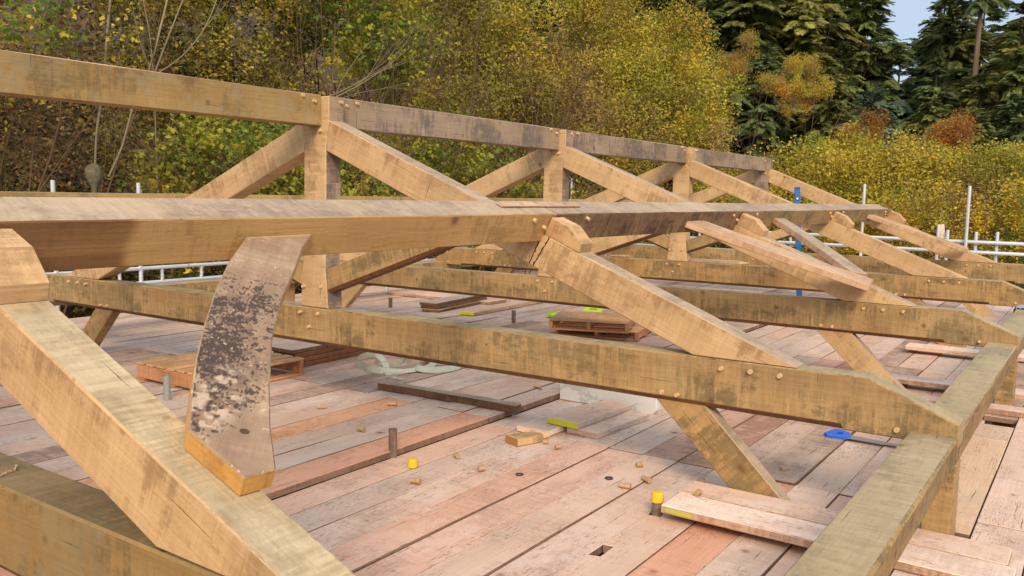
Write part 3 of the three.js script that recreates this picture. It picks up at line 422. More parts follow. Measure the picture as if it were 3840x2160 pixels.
// ---------------------------------------------------------------- pallets
function pallet(label, pos, ry, L, Wd, nS, mats, high = 0.12) {   // slats along local z (length L), bearers along x
  const o = thing('pallet', label, 'pallet', pos, 'wooden pallets on the deck'); o.rotation.y = ry; const r = rng(Math.floor(L * 1000 + pos[0] * 77) + 5);
  for (const z of [-L / 2 + 0.02, 0, L / 2 - 0.02]) mesh('bearer', boardX(Wd, 0.034, high - 0.04, {}).translate(0, 0.02, z), mats[1], o);
  const w = Wd / nS * 0.72; for (let i = 0; i < nS; i++) mesh('slat', boardZ(L, w, 0.018).translate(-Wd / 2 + w / 2 + (Wd - w) * i / (nS - 1), high - 0.019 + r() * 0.002, 0), mats[i % 2 ? 0 : 2], o);
  for (let i = 0; i < 3; i++) mesh('base_board', boardZ(L, 0.09, 0.018).translate(-Wd / 2 + 0.045 + (Wd - 0.09) * i / 2, 0.001, 0), mats[1], o);
  return o;
}
const palA = woodMat(T.pink, [1.16, 1.0, 0.86]), palB = woodMat(T.pink, [1.0, 0.74, 0.56]), palC = woodMat(T.fresh, [1.12, 1.0, 0.9]);
pallet('low pinkish pallet on the left behind the curved wind brace', [-1.2, 0.04, -0.16], 0, 0.88, 0.82, 7, [palA, palB, palC], 0.135);
pallet('lower pallet of the pair under the lime green shovel', [0.02, 0.04, -3.95], Math.PI / 2 + 0.22, 0.86, 0.74, 7, [palA, palB, palA], 0.1);
pallet('upper pallet of the pair, slats facing the camera edge on', [0.03, 0.14, -3.66], Math.PI / 2 + 0.36, 0.78, 0.66, 7, [palA, palB, palC], 0.11);
pallet('slatted pallet far back under the fourth tie beam', [0.62, 0.04, -6.6], 0.05, 1.0, 1.1, 8, [palA, palB, palC], 0.12);
lb('dark board lying behind the upper pallet', 'board', null, boardX(0.85, 0.16, 0.04, { mat: topM }), [M.brown, woodMat(T.brown, [0.8, 0.6, 0.55])], [-0.2, 0.13, -4.3], 0.3);

// ---------------------------------------------------------------- strap, saw, level, shovel
{
  const mat = new THREE.MeshStandardMaterial({ roughness: 0.9, side: THREE.DoubleSide, map: (() => { const n = noiser(4); return tex(256, 64, (u, v) => { const a = (n(u * 60, v * 16, 60, 16) - 0.5) * 40 + (Math.abs(v - 0.5) > 0.4 ? -18 : 0); return [184 + a, 184 + a, 168 + a]; }); })() });
  function ribbon(pts, w, closed) {   // each point: x, y, z, roll (0 lies flat, 1 stands on edge)
    const c = new THREE.CatmullRomCurve3(pts.map((p) => new THREE.Vector3(p[0], p[1], p[2])), closed, 'catmullrom', 0.6), n = pts.length * 10, P = [], U = [], I = [];
    for (let i = 0; i <= n; i++) { const t = i / n, p = c.getPoint(t), d = c.getTangent(t), k = t * (closed ? pts.length : pts.length - 1), a = pts[Math.floor(k) % pts.length][3], b = pts[Math.min(closed ? 1e9 : pts.length - 1, Math.floor(k) + 1) % pts.length][3], roll = lerp(a, b, k % 1) * Math.PI / 2;
      const side = new THREE.Vector3(d.z, 0, -d.x).normalize(), v = side.multiplyScalar(Math.cos(roll)).add(new THREE.Vector3(0, Math.sin(roll), 0)).multiplyScalar(w / 2);
      const up = Math.abs(Math.sin(roll)) * w / 2; for (const s of [-1, 1]) { P.push(p.x + v.x * s, p.y + v.y * s + up, p.z + v.z * s); U.push(t * 8, (s + 1) / 2); } if (i < n) { const q = i * 2; I.push(q, q + 1, q + 2, q + 1, q + 3, q + 2); } }
    const g = new THREE.BufferGeometry(); g.setAttribute('position', new THREE.Float32BufferAttribute(P, 3)); g.setAttribute('uv', new THREE.Float32BufferAttribute(U, 2)); g.setIndex(I); g.computeVertexNormals(); return g.toNonIndexed();
  }
  const y = 0.045, g = mergeGeometries([
    ribbon([[-0.72, y, -1.2, 0.9], [-0.55, y, -1.13, 0.8], [-0.36, y, -1.3, 0.3], [-0.3, y + 0.02, -1.55, 0.2], [-0.5, y + 0.03, -1.72, 0.7], [-0.8, y + 0.05, -1.62, 1], [-0.92, y + 0.02, -1.42, 0.9], [-0.84, y, -1.24, 0.9]], 0.055, true),
    ribbon([[-0.95, y + 0.01, -1.65, 0.9], [-0.78, y + 0.07, -1.42, 0.4], [-0.58, y + 0.05, -1.3, 0.1], [-0.4, y, -1.16, 0], [-0.2, y, -1.1, 0]], 0.055),
    ribbon([[-0.62, y + 0.04, -1.85, 0.2], [-0.42, y + 0.05, -1.62, 0.3], [-0.33, y + 0.02, -1.4, 0.5], [-0.2, y, -1.42, 0.7], [-0.12, y, -1.6, 0.5], [-0.18, y, -1.78, 0.4]], 0.055),
    ribbon([[-0.85, y + 0.05, -1.8, 0.3], [-0.62, y + 0.06, -1.62, 0.6], [-0.5, y + 0.03, -1.42, 0.9], [-0.62, y, -1.27, 0.9]], 0.055)]);
  g.translate(0.12, 0, 0.16); tag(mesh('lifting_strap', g, mat), 'tangled grey-green lifting strap heaped on the deck', 'strap');
}
{
  const o = thing('hand_saw', 'hand saw with a blue handle lying under the end of the middle tie beam', 'saw', [2.95, 0.002, -1.52]); o.rotation.y = -0.06; o.scale.set(0.86, 1, 0.86);
  const sh = new THREE.Shape([[-0.085, -0.06], [-0.06, -0.085], [0.04, -0.06], [0.075, -0.01], [0.05, 0.05], [-0.02, 0.1], [-0.05, 0.09], [-0.075, 0.02]].map((p) => new THREE.Vector2(...p))); const h = new THREE.Path([[-0.04, -0.03], [-0.025, 0.05], [0.01, 0.04], [0.03, 0.0], [0.01, -0.035]].map((p) => new THREE.Vector2(...p))); sh.holes.push(h);
  const g = new THREE.ExtrudeGeometry(sh, { depth: 0.018, bevelEnabled: true, bevelSize: 0.006, bevelThickness: 0.006, bevelSegments: 3 }); g.rotateX(-Math.PI / 2); g.translate(0, 0.006, 0); mesh('handle', g, flat([0.02, 0.13, 0.62], 0.4), o);
  const b = new THREE.Shape([[0.03, -0.058], [0.5, -0.02], [0.5, 0.018], [0.06, 0.05]].map((p) => new THREE.Vector2(...p))), bg = new THREE.ExtrudeGeometry(b, { depth: 0.0015, bevelEnabled: false }); bg.rotateX(-Math.PI / 2); bg.translate(0, 0.016, 0); mesh('blade', bg, flat([0.36, 0.33, 0.33], 0.45, 0.5), o);
}
{
  const o = thing('spirit_level', 'long blue spirit level standing upright behind the far purlin', 'spirit level', [1.12, 0.04, -7.0]); o.rotation.set(0.03, 0.35, 0.06);
  mesh('body', box(-0.034, 0.034, 0, 1.545, -0.013, 0.013, { axis: 'y', c: 0.005 }), flat([0.02, 0.15, 0.42], 0.4), o);
  for (const y of [1.43, 0.75, 0.14]) { const r = new THREE.TorusGeometry(0.019, 0.006, 8, 20); r.translate(0, y, 0.0135); mesh('vial_ring', r, flat([0.02, 0.05, 0.18], 0.5), o); const c = new THREE.CylinderGeometry(0.017, 0.017, 0.006, 18); c.rotateX(Math.PI / 2); c.translate(0, y, 0.0135); mesh('vial', c, flat([0.8, 0.8, 0.78], 0.3), o); }
  mesh('end_cap', box(-0.036, 0.036, 1.545, 1.57, -0.015, 0.015, { axis: 'y', c: 0.005 }), flat([0.02, 0.08, 0.35], 0.5), o);
}
{
  const lime = flat([0.42, 0.58, 0.03], 0.55), o = thing('plastic_shovel', 'lime green plastic shovel lying behind the upper pallet', 'shovel', [-0.66, 0.045, -4.85]); o.rotation.y = 0.25;
  const sh = new THREE.Shape([[-0.14, 0], [0.14, 0], [0.1, 0.12], [0.05, 0.16], [-0.05, 0.16], [-0.1, 0.12]].map((p) => new THREE.Vector2(...p))); const hole = new THREE.Path([[-0.06, 0.1], [0.06, 0.1], [0.045, 0.125], [-0.045, 0.125]].map((p) => new THREE.Vector2(...p))); sh.holes.push(hole);
  const g = new THREE.ExtrudeGeometry(sh, { depth: 0.02, bevelEnabled: true, bevelSize: 0.005, bevelThickness: 0.005, bevelSegments: 2 }); g.rotateX(-0.9); mesh('pan', g, lime, o);
  mesh('shaft', rod([0, 0.11, -0.13], [-0.12, 0.03, -0.85], 0.02), lime, o);
  const c = new THREE.IcosahedronGeometry(0.06, 3), p = c.attributes.position, nn = noiser(12); for (let i = 0; i < p.count; i++) { const k = 0.7 + nn(p.getX(i) * 30 + 9, p.getZ(i) * 30 + 9 + p.getY(i) * 20, 64, 64) * 0.7; p.setXYZ(i, p.getX(i) * k * 1.3, Math.max(0, p.getY(i) * k * 0.55 + 0.025), p.getZ(i) * k); } c.computeVertexNormals();
  const s = mesh('crumpled_cloth', c, lime); s.position.set(-0.98, 0.044, -4.55); tag(s, 'crumpled lime green cloth left of the lime green shovel', 'cloth');
}
// shavings and sawdust
{
  const r = rng(55), list = []; const curl = (x, y, z, s) => { const pts = [], a = r() * 6; for (let i = 0; i < 6; i++) pts.push([x + Math.cos(a) * i * s * 0.3 + (r() - 0.5) * s * 0.4, y + 0.003 + Math.sin(i * 1.3) * s * 0.12 + s * 0.1, z + Math.sin(a) * i * s * 0.3 + (r() - 0.5) * s * 0.4]); const g = tube(pts, s * 0.12, 5, 10); list.push(g); };
  for (const [x, z] of [[1.78, 2.77], [1.83, 2.75], [1.87, 2.78], [1.74, 2.8]]) curl(x, 0.689, z, 0.022);
  for (let i = 0; i < 26; i++) { const x = 1.3 + r() * 1.8, z = -0.7 + r() * 1.6; curl(x, 0.001, z, 0.006 + r() * 0.008); }
  for (let i = 0; i < 26; i++) { const s = 2.28 + r() * 0.2, x = s * cs; curl(x, rafterTop(x), -0.03 - r() * 0.08, 0.006 + r() * 0.006); }
  for (let i = 0; i < 14; i++) curl(3.72 + r() * 0.35, 0.039, -1.2 + r() * 2, 0.008 + r() * 0.01);
  tag(mesh('wood_shavings', merge(list), M.peg), 'pale wood shavings and crumbs strewn on deck and timbers', null, null, 'stuff');
}

// ---------------------------------------------------------------- scaffold rails and poles
function ladderBeam(label, a, b, drop, step) {
  const o = thing('ladder_beam', label, 'ladder beam', [0, 0, 0]); const A = new THREE.Vector3(...a), B = new THREE.Vector3(...b), n = Math.floor(A.distanceTo(B) / step);
  mesh('rail', tubeG(a, b), gal, o); mesh('rail', tubeG([a[0], a[1] - drop, a[2]], [b[0], b[1] - drop, b[2]]), gal, o);
  for (let i = 0; i <= n; i++) { const p = A.clone().lerp(B, i / n); mesh('rung', tubeG([p.x, p.y, p.z], [p.x, p.y - drop, p.z], 0.02), gal, o); }
}
ladderBeam('scaffold ladder beam along the far left edge of the deck', [-5.2, 0.5, 3.2], [-5.2, 0.5, -12.2], 0.175, 0.54);
for (const [x, y, z, l] of [[-5.2, 1.52, -1.02, 'short scaffold pole end above the far-slope purlin, leftmost'], [-5.2, 1.512, -2.02, 'scaffold pole end above the far-slope purlin, right of the stump'], [-5.2, 1.64, -9.94, 'white scaffold pole left of the third king post'], [-5.2, 1.82, -11.98, 'white scaffold pole just right of the third king post'], [1.033, 1.72, -10.5, 'tall scaffold pole rising behind the end of the near purlin'], [2.517, 1.698, -10.42, 'tallest scaffold pole at the right, in front of the rails'], [2.119, 1.105, -10.56, 'short scaffold pole left of the leaning board'], [2.25, 1.041, -10.56, 'short scaffold pole right of the leaning board'], [2.631, 1.024, -10.56, 'short pole just right of the tallest scaffold pole'], [2.907, 1.034, -10.56, 'short pole at the right edge of the guard rails'], [-0.62, 1.02, -10.56, 'short pole behind the third truss']])
  tag(mesh('scaffold_pole', tubeG([x, -3, z], [x, y, z]), gal), l, 'scaffold pole');
[[0.905, 'upper'], [0.755, 'middle'], [0.575, 'lower']].forEach(([y, l], i) => tag(mesh('guard_rail', tubeG([-5.3, y + 0.02, -10.5], [6, y - 0.05, -10.5], 0.026), gal), l + ' scaffold guard rail across the far end', 'guard rail'));
let ci = 0;
for (const [y, z] of [[0.92, -10.5]]) for (const x of [-3.4, -1.7, -0.1]) tag(mesh('scaffold_pole', tubeG([x, -3, z - 0.06], [x, y + 0.03, z - 0.06]), gal), ['scaffold upright behind the far guard rails, left of the third king post', 'scaffold upright behind the far guard rails, between the third and fourth king posts', 'scaffold upright behind the far guard rails, beside the blue level'][ci++], 'scaffold pole');
{ const m = lb('short pale board leaning upright behind the far guard rail', 'board', null, box(-0.045, 0.045, 0, 0.5, -0.015, 0.015, { axis: 'y', grain: 'c' }), pale, [2.2, 0.62, -10.62]); m.rotation.z = 0.12; }
{ const m = mesh('tube_coupler', (() => { const a = rod([-0.09, 0, 0], [0.09, 0, 0], 0.036, 12), b = rod([0.02, -0.03, 0.03], [0.02, 0.03, 0.05], 0.02, 8); return merge([a, b]); })(), flat([0.06, 0.06, 0.07], 0.5, 0.4)); m.position.set(2.86, 0.558, -10.47); tag(m, 'dark coupler on the lower guard rail at the right', 'coupler'); }

// ---------------------------------------------------------------- vegetation
const leafMats = {};
const leafMat = (k, rough = 0.75, trans = 0.42) => leafMats[k] ||= (() => { const m = new THREE.MeshPhysicalMaterial({ roughness: rough, side: THREE.DoubleSide, transmission: trans, thickness: 0, specularIntensity: 0.35 }); return m; })();
function clusterGeo(seed, n, size, elong = 1.25) {   // n folded leaves inside a unit ball
  const r = rng(seed), P = [], N = [], up = new THREE.Vector3(), q = new THREE.Quaternion(), e = new THREE.Euler(), v = new THREE.Vector3();
  for (let i = 0; i < n; i++) {
    const d = Math.cbrt(r()), a = r() * 6.283, c = r() * 2 - 1, s = Math.sqrt(1 - c * c), px = d * s * Math.cos(a), py = d * c, pz = d * s * Math.sin(a), L = size * (0.65 + r() * 0.7) * elong, w = size * (0.65 + r() * 0.7) * 0.5;
    e.set((r() - 0.5) * 2.4 + 0.5, r() * 6.283, (r() - 0.5) * 1.6); q.setFromEuler(e);
    const pt = (x, y, z) => v.set(x, y, z).applyQuaternion(q).toArray(), A = pt(0, 0, -L / 2), B = pt(w, 0.18 * w, -L * 0.05), C = pt(0, 0, L / 2), D = pt(-w, 0.18 * w, -L * 0.05);
    for (const T3 of [[A, B, C], [A, C, D]]) {
      const u1 = T3[1].map((x, k) => x - T3[0][k]), u2 = T3[2].map((x, k) => x - T3[0][k]), nn = [u1[1] * u2[2] - u1[2] * u2[1], u1[2] * u2[0] - u1[0] * u2[2], u1[0] * u2[1] - u1[1] * u2[0]], l = Math.hypot(...nn);
      const m3 = nn, ml = l; for (const p of T3) { P.push(p[0] + px, p[1] + py, p[2] + pz); N.push(m3[0] / ml, m3[1] / ml, m3[2] / ml); }
    }
  }
  const g = new THREE.BufferGeometry(); g.setAttribute('position', new THREE.Float32BufferAttribute(P, 3)); g.setAttribute('normal', new THREE.Float32BufferAttribute(N, 3)); return g;
}
const bigLeaf = clusterGeo(1, 20, 0.22), midLeaf = clusterGeo(2, 28, 0.19), smallLeaf = clusterGeo(3, 40, 0.15, 1.6), fineLeaf = clusterGeo(4, 56, 0.115, 1.8);
const bark = (() => { const n = noiser(14); return (c1, c2) => new THREE.MeshStandardMaterial({ roughness: 0.95, map: tex(128, 128, (u, v) => mixc(c1, c2, n(u * 8, v * 20, 8, 20) * 0.6 + n(u * 30, v * 40, 30, 40) * 0.4)) }); })();
const barkFine = bark([92, 72, 50], [150, 122, 88]), barkPale = bark([104, 92, 72], [168, 154, 126]), barkBrown = bark([58, 44, 32], [104, 84, 62]), barkDark = bark([34, 27, 20], [72, 56, 42]), barkTwig = bark([72, 54, 36], [120, 94, 64]), barkPine = bark([92, 74, 58], [142, 120, 98]);
const tmpM = new THREE.Matrix4(), tmpQ = new THREE.Quaternion(), tmpE = new THREE.Euler(), tmpS = new THREE.Vector3(), tmpP = new THREE.Vector3(), tmpC = new THREE.Color();
function limb(r, list, p, dir, L, rad, depth, o) {   // a branching stem: tapered, wandering, forking
  const pts = [p.clone()], d = dir.clone(), n = o.seg || 5; const q = p.clone();
  for (let i = 0; i < n; i++) { d.x += (r() - 0.5) * o.wander; d.z += (r() - 0.5) * o.wander; d.y += (r() - 0.5) * o.wander * 0.6 + (o.lift || 0) * 0.1; d.normalize(); q.addScaledVector(d, L / n); pts.push(q.clone()); }
  const c = new THREE.CatmullRomCurve3(pts), g = new THREE.TubeGeometry(c, n * 2, rad, depth > 1 ? 4 : 6, false), pos = g.attributes.position, rs = (depth > 1 ? 4 : 6) + 1;
  for (let i = 0; i <= n * 2; i++) { const cp = c.getPoint(i / (n * 2)), k = 1 - 0.72 * i / (n * 2); for (let j = 0; j < rs; j++) { const id = i * rs + j; pos.setXYZ(id, cp.x + (pos.getX(id) - cp.x) * k, cp.y + (pos.getY(id) - cp.y) * k, cp.z + (pos.getZ(id) - cp.z) * k); } }
  list.push(g);
  if (depth < o.depth) for (let i = 0; i < o.kids; i++) { const t = 0.25 + 0.7 * r(), at = c.getPoint(t), dd = c.getTangent(t).clone(); dd.x += (r() - 0.5) * o.spread; dd.z += (r() - 0.5) * o.spread; dd.y += (r() - 0.3) * o.spread * 0.5; limb(r, list, at, dd.normalize(), L * (0.35 + r() * 0.3), rad * (1 - 0.72 * t) * 0.62, depth + 1, o); }
}
function stems(seed, base, top, n, rad, o) {
  const r = rng(seed), list = []; for (let i = 0; i < n; i++) { const b = new THREE.Vector3(base[0] + (r() - 0.5) * o.foot, base[1], base[2] + (r() - 0.5) * o.foot), t = new THREE.Vector3(top[0] + (r() - 0.5) * o.wide, top[1] * (0.75 + r() * 0.3) + base[1] * 0.0, top[2] + (r() - 0.5) * o.wide), d = t.clone().sub(b), L = d.length(); limb(r, list, b, d.normalize(), L, rad * (0.6 + r() * 0.6), 0, { depth: 2, kids: 3, spread: 1.3, wander: 0.36, seg: 7, ...o }); }
  return merge(list);
}
// crown: clumps of leaf clusters through an uneven volume; cols: [r, g, b, weight]
function crown(seed, lobes, geo, cols, o) {
  const r = rng(seed), items = [];
  const pick = () => { let t = r() * cols.reduce((s, c) => s + c[3], 0); for (const c of cols) { t -= c[3]; if (t <= 0) return c; } return cols[0]; };
  const vol = lobes.map((l) => l[3] * l[4] + l[4] * l[5] + l[3] * l[5]), tot = vol.reduce((a, b) => a + b);
  lobes.forEach((l, li) => {
    const nc = Math.max(3, Math.round(o.clumps * vol[li] / tot));
    for (let k = 0; k < nc; k++) {
      const a = r() * 6.283, c = r() * 1.7 - 0.7, s = Math.sqrt(Math.max(0, 1 - c * c)), d = 0.45 + 0.6 * Math.pow(r(), 0.5), col = pick(), tone = 0.8 + r() * 0.45, cr = (o.clumpR || 0.4) * (0.6 + r() * 0.8);
      const cx = l[0] + l[3] * d * s * Math.cos(a), cy = l[1] + l[4] * d * c, cz = l[2] + l[5] * d * s * Math.sin(a);
      const m = Math.round(o.per * (0.5 + r()));
      for (let i = 0; i < m; i++) { const aa = r() * 6.283, cc = r() * 2 - 1, ss = Math.sqrt(1 - cc * cc), dd = Math.cbrt(r()) * cr; items.push([cx + dd * ss * Math.cos(aa) * 1.15, cy + dd * cc * 0.75, cz + dd * ss * Math.sin(aa) * 1.15, col, tone * (0.82 + r() * 0.36), (o.scale || 0.3) * (0.7 + r() * 0.6)]); }
    }
  });
  const im = new THREE.InstancedMesh(geo, leafMat(o.mat || 'leaf'), items.length);
  items.forEach((t, i) => { tmpE.set((r() - 0.5) * 0.9, r() * 6.283, (r() - 0.5) * 0.9); tmpM.compose(tmpP.set(t[0], t[1], t[2]), tmpQ.setFromEuler(tmpE), tmpS.setScalar(t[5])); im.setMatrixAt(i, tmpM); im.setColorAt(i, tmpC.setRGB(t[3][0] * t[4], t[3][1] * t[4], t[3][2] * t[4])); });
  im.name = 'crown'; im.castShadow = im.receiveShadow = true; im.userData.kind = 'stuff'; return im;
}
function shrub(name, label, cat, group, seed, lobes, geo, cols, co, so) {
  const l = lobes[0], bx = so?.base ? so.base[0] : l[0], bz = so?.base ? so.base[1] : l[2], by = groundY(bx, bz) - 0.1, o = thing(name, label, cat, [bx, by, bz], group), loc = lobes.map((q) => [q[0] - bx, q[1] - by, q[2] - bz, q[3], q[4], q[5]]);
  if (so && so.n) mesh('trunk', stems(seed + 5, [0, 0, 0], [loc[0][0], loc[0][1] + loc[0][4] * 0.6, loc[0][2]], so.n, so.rad || 0.035, { foot: so.foot ?? 0.5, wide: so.wide ?? l[3] * 1.6, ...so }), so.bark || barkBrown, o);
  if (geo) o.add(crown(seed, loc, geo, cols, co));
  return o;
}
const C = {   // leaf colours (linear)
  yel: [0.56, 0.44, 0.05], yg: [0.38, 0.37, 0.04], grn: [0.16, 0.23, 0.035], olive: [0.31, 0.26, 0.045], gold: [0.56, 0.42, 0.055], brn: [0.22, 0.13, 0.042], dk: [0.06, 0.052, 0.018], org: [0.54, 0.26, 0.035], rust: [0.4, 0.17, 0.035], bright: [0.7, 0.5, 0.03], pale: [0.54, 0.5, 0.2], tan: [0.42, 0.29, 0.1],
};
const w = (n, k) => [...C[n], k];
const G1 = 'leafy shrubs on the bank left of the frame', G2 = 'autumn shrubs beyond the far end', G3 = 'conifers on the hill';
// left bank
shrub('hazel_bush', 'hazel bush with big yellow leaves in the top left corner', 'bush', G1, 301, [[-7.6, 3.7, -1.6, 1.3, 1.2, 1.2], [-8.2, 2.9, -0.9, 1.2, 0.9, 1]], bigLeaf, [w('yel', 2), w('yg', 3), w('olive', 3), w('brn', 3), w('grn', 2)], { clumps: 46, per: 5, clumpR: 0.5, scale: 0.26 }, { n: 7, rad: 0.03, bark: barkTwig });
shrub('bramble_thicket', 'brown bramble thicket behind the near ridge beam, few leaves', 'thicket', G1, 302, [[-10.4, 2.6, -3.6, 2.4, 1.8, 2.2], [-10.2, 1.2, -2.2, 2.2, 1.3, 1.8]], midLeaf, [w('brn', 6), w('dk', 5), w('olive', 3), w('tan', 1)], { clumps: 90, per: 7, clumpR: 0.6, scale: 0.3 }, { n: 9, rad: 0.014, bark: barkBrown, wide: 4.4, depth: 2, wander: 0.5, seg: 7 });
shrub('hazel_bush', 'leafy green and yellow hazel bush left of the nearest king post, below the ridge beam', 'bush', G1, 303, [[-6.95, 1.75, -4.6, 1.3, 0.95, 1.0], [-6.8, 1.2, -5.4, 1.3, 0.9, 0.9], [-7.1, 0.7, -3.9, 0.9, 0.7, 0.8]], bigLeaf, [w('yg', 6), w('grn', 4), w('yel', 3), w('pale', 1), w('olive', 2)], { clumps: 110, per: 7, clumpR: 0.36, scale: 0.23 }, { n: 6, rad: 0.025 });
shrub('hazel_bush', 'olive and brown hazel bush above the near ridge beam, left of the bare branches', 'bush', G1, 304, [[-9.9, 4.3, -6.6, 2.1, 1.6, 1.8], [-10, 5.4, -5.6, 1.8, 1.2, 1.6], [-9.6, 2.6, -6.2, 1.8, 1.2, 1.4]], midLeaf, [w('olive', 6), w('brn', 2), w('yg', 5), w('gold', 4), w('dk', 1)], { clumps: 190, per: 8, clumpR: 0.5, scale: 0.3 }, { n: 6, rad: 0.02, bark: barkBrown });
shrub('maple_tree', 'bright green leafy tree at the top edge above the nearest king post', 'tree', G1, 305, [[-8.0, 4.9, -8.4, 1.6, 1.1, 1.4], [-8.6, 5.6, -7.6, 1.5, 1, 1.3], [-7.4, 4.0, -8.6, 1.1, 0.8, 1]], bigLeaf, [w('yg', 5), w('grn', 6), w('yel', 2), w('olive', 2)], { clumps: 150, per: 7, clumpR: 0.42, scale: 0.25 }, { n: 5, rad: 0.05, bark: barkBrown });
shrub('hazel_bush', 'yellow-green bush just above the second ridge beam', 'bush', G1, 306, [[-6.4, 2.0, -8.6, 1.6, 0.95, 1.1], [-6.0, 1.0, -8.9, 1.9, 1.0, 1.1], [-6.2, 1.6, -7.2, 1.2, 0.9, 1.0]], bigLeaf, [w('yg', 7), w('grn', 5), w('yel', 3), w('olive', 2)], { clumps: 150, per: 7, clumpR: 0.38, scale: 0.24 }, { n: 7, rad: 0.03 });
shrub('hazel_bush', 'low leafy bush in the gap under the second bay of the ridge', 'bush', G1, 316, [[-5.6, 0.9, -10.6, 1.9, 0.8, 1.0], [-5.4, 0.2, -12, 1.8, 0.9, 1.2]], midLeaf, [w('yg', 5), w('grn', 5), w('yel', 2), w('olive', 3)], { clumps: 80, per: 6, clumpR: 0.4, scale: 0.27 }, { n: 6, rad: 0.025 });
shrub('bramble_thicket', 'dark undergrowth low behind the nearest truss, left of the stump', 'thicket', G1, 317, [[-8.3, 0.3, -0.6, 1.4, 1.0, 1.6], [-8.0, 0.0, -3.6, 1.2, 0.8, 1.6]], midLeaf, [w('dk', 6), w('brn', 4), w('grn', 1), w('tan', 1)], { clumps: 60, per: 7, clumpR: 0.45, scale: 0.28 }, { n: 7, rad: 0.01, bark: barkBrown, wander: 0.5, seg: 7 });
shrub('alder_tree', 'olive and gold tree high in the middle of the top edge', 'tree', G1, 307, [[-9.3, 4.6, -13.2, 2.4, 1.9, 2.2], [-9.9, 6.3, -12.4, 2.2, 1.4, 2.0], [-8.4, 3.2, -13.0, 1.6, 1.2, 1.6]], smallLeaf, [w('olive', 5), w('gold', 5), w('yg', 7), w('brn', 1)], { clumps: 250, per: 8, clumpR: 0.55, scale: 0.34 }, { n: 6, rad: 0.06, bark: barkBrown });
shrub('hawthorn_bush', 'brown twiggy bush with few leaves above the second king post', 'bush', G2, 308, [[-7.2, 3.3, -13.9, 1.7, 1.7, 1.6], [-6.6, 2.0, -14.0, 1.6, 1.2, 1.4]], smallLeaf, [w('brn', 3), w('olive', 5), w('tan', 5), w('gold', 3)], { clumps: 170, per: 7, clumpR: 0.45, scale: 0.3 }, { n: 10, rad: 0.018, bark: barkTwig, wide: 3.2, depth: 2, kids: 4 });
shrub('willow_bush', 'tall golden green willow bush in the upper middle, rising to a point', 'bush', G2, 309, [[-6.9, 4.2, -17.6, 2.1, 2.0, 2.0], [-7.6, 6.3, -17.8, 1.3, 1.1, 1.3], [-5.6, 3.6, -17.0, 1.7, 1.5, 1.6], [-6.1, 5.3, -17.6, 1.3, 1.1, 1.3], [-6.8, 2.0, -16.6, 2.2, 1.4, 1.6]], fineLeaf, [w('gold', 6), w('yg', 6), w('olive', 4), w('yel', 3)], { clumps: 270, per: 8, clumpR: 0.5, scale: 0.36 }, { n: 9, rad: 0.05, bark: barkBrown });
shrub('willow_bush', 'golden brown willow bush just above the third ridge beam', 'bush', G2, 310, [[-4.9, 2.7, -16.3, 1.3, 1.2, 1.3], [-4.6, 1.5, -15.6, 1.5, 1.2, 1.3]], fineLeaf, [w('gold', 6), w('olive', 4), w('yg', 5), w('tan', 2)], { clumps: 170, per: 8, clumpR: 0.45, scale: 0.34 }, { n: 8, rad: 0.04, bark: barkTwig });
shrub('willow_bush', 'brownish low bush behind the far end of the ridge', 'bush', G2, 311, [[-3.1, 1.2, -19.0, 1.5, 1.1, 1.5], [-2.6, 0.4, -17.6, 2.0, 1.0, 1.4]], fineLeaf, [w('tan', 4), w('gold', 4), w('olive', 5), w('yg', 3), w('brn', 2)], { clumps: 140, per: 8, clumpR: 0.45, scale: 0.34 }, { n: 10, rad: 0.03, bark: barkTwig });
shrub('willow_bush', 'broad rounded golden bush right of the ridge end, below the conifers', 'bush', G2, 312, [[-1.2, 1.45, -19.2, 2.1, 1.45, 1.8], [0.3, 1.3, -19.0, 1.7, 1.35, 1.7], [-0.4, 0.3, -17.8, 2.5, 1.2, 1.4]], fineLeaf, [w('gold', 6), w('yg', 7), w('yel', 3), w('olive', 3)], { clumps: 300, per: 9, clumpR: 0.48, scale: 0.36 }, { n: 9, rad: 0.045, bark: barkBrown });
shrub('willow_bush', 'olive bush at the right edge below the conifers', 'bush', G2, 314, [[2.4, 1.5, -18.6, 1.2, 0.95, 1.2], [1.5, 0.9, -18.2, 1.0, 0.9, 1.0], [3.6, 1.4, -18.4, 1.2, 1.0, 1.2]], fineLeaf, [w('olive', 5), w('yg', 5), w('gold', 3), w('tan', 3)], { clumps: 130, per: 8, clumpR: 0.4, scale: 0.32 }, { n: 8, rad: 0.03, bark: barkTwig });
shrub('maple_bush', 'bright yellow bush at the right edge above the guard rails', 'bush', G2, 315, [[3.0, 1.35, -15.2, 0.9, 0.5, 0.8], [2.7, 0.75, -15.0, 1.0, 0.6, 0.8], [3.6, 0.6, -15.0, 0.9, 0.8, 0.8]], midLeaf, [w('bright', 4), w('yel', 4), w('gold', 2), w('grn', 3)], { clumps: 56, per: 6, clumpR: 0.32, scale: 0.24 }, { n: 6, rad: 0.025 });
shrub('beech_bush', 'orange and gold bush behind the tall scaffold poles', 'bush', G2, 318, [[1.3, 0.9, -15.4, 1.0, 0.9, 0.9], [0.3, 0.5, -15.6, 1.3, 0.9, 0.9], [2.0, 0.2, -14.8, 0.9, 0.7, 0.7]], midLeaf, [w('gold', 5), w('org', 2), w('tan', 3), w('rust', 2), w('yg', 2), w('yel', 2)], { clumps: 100, per: 6, clumpR: 0.36, scale: 0.25 }, { n: 9, rad: 0.022, bark: barkTwig });
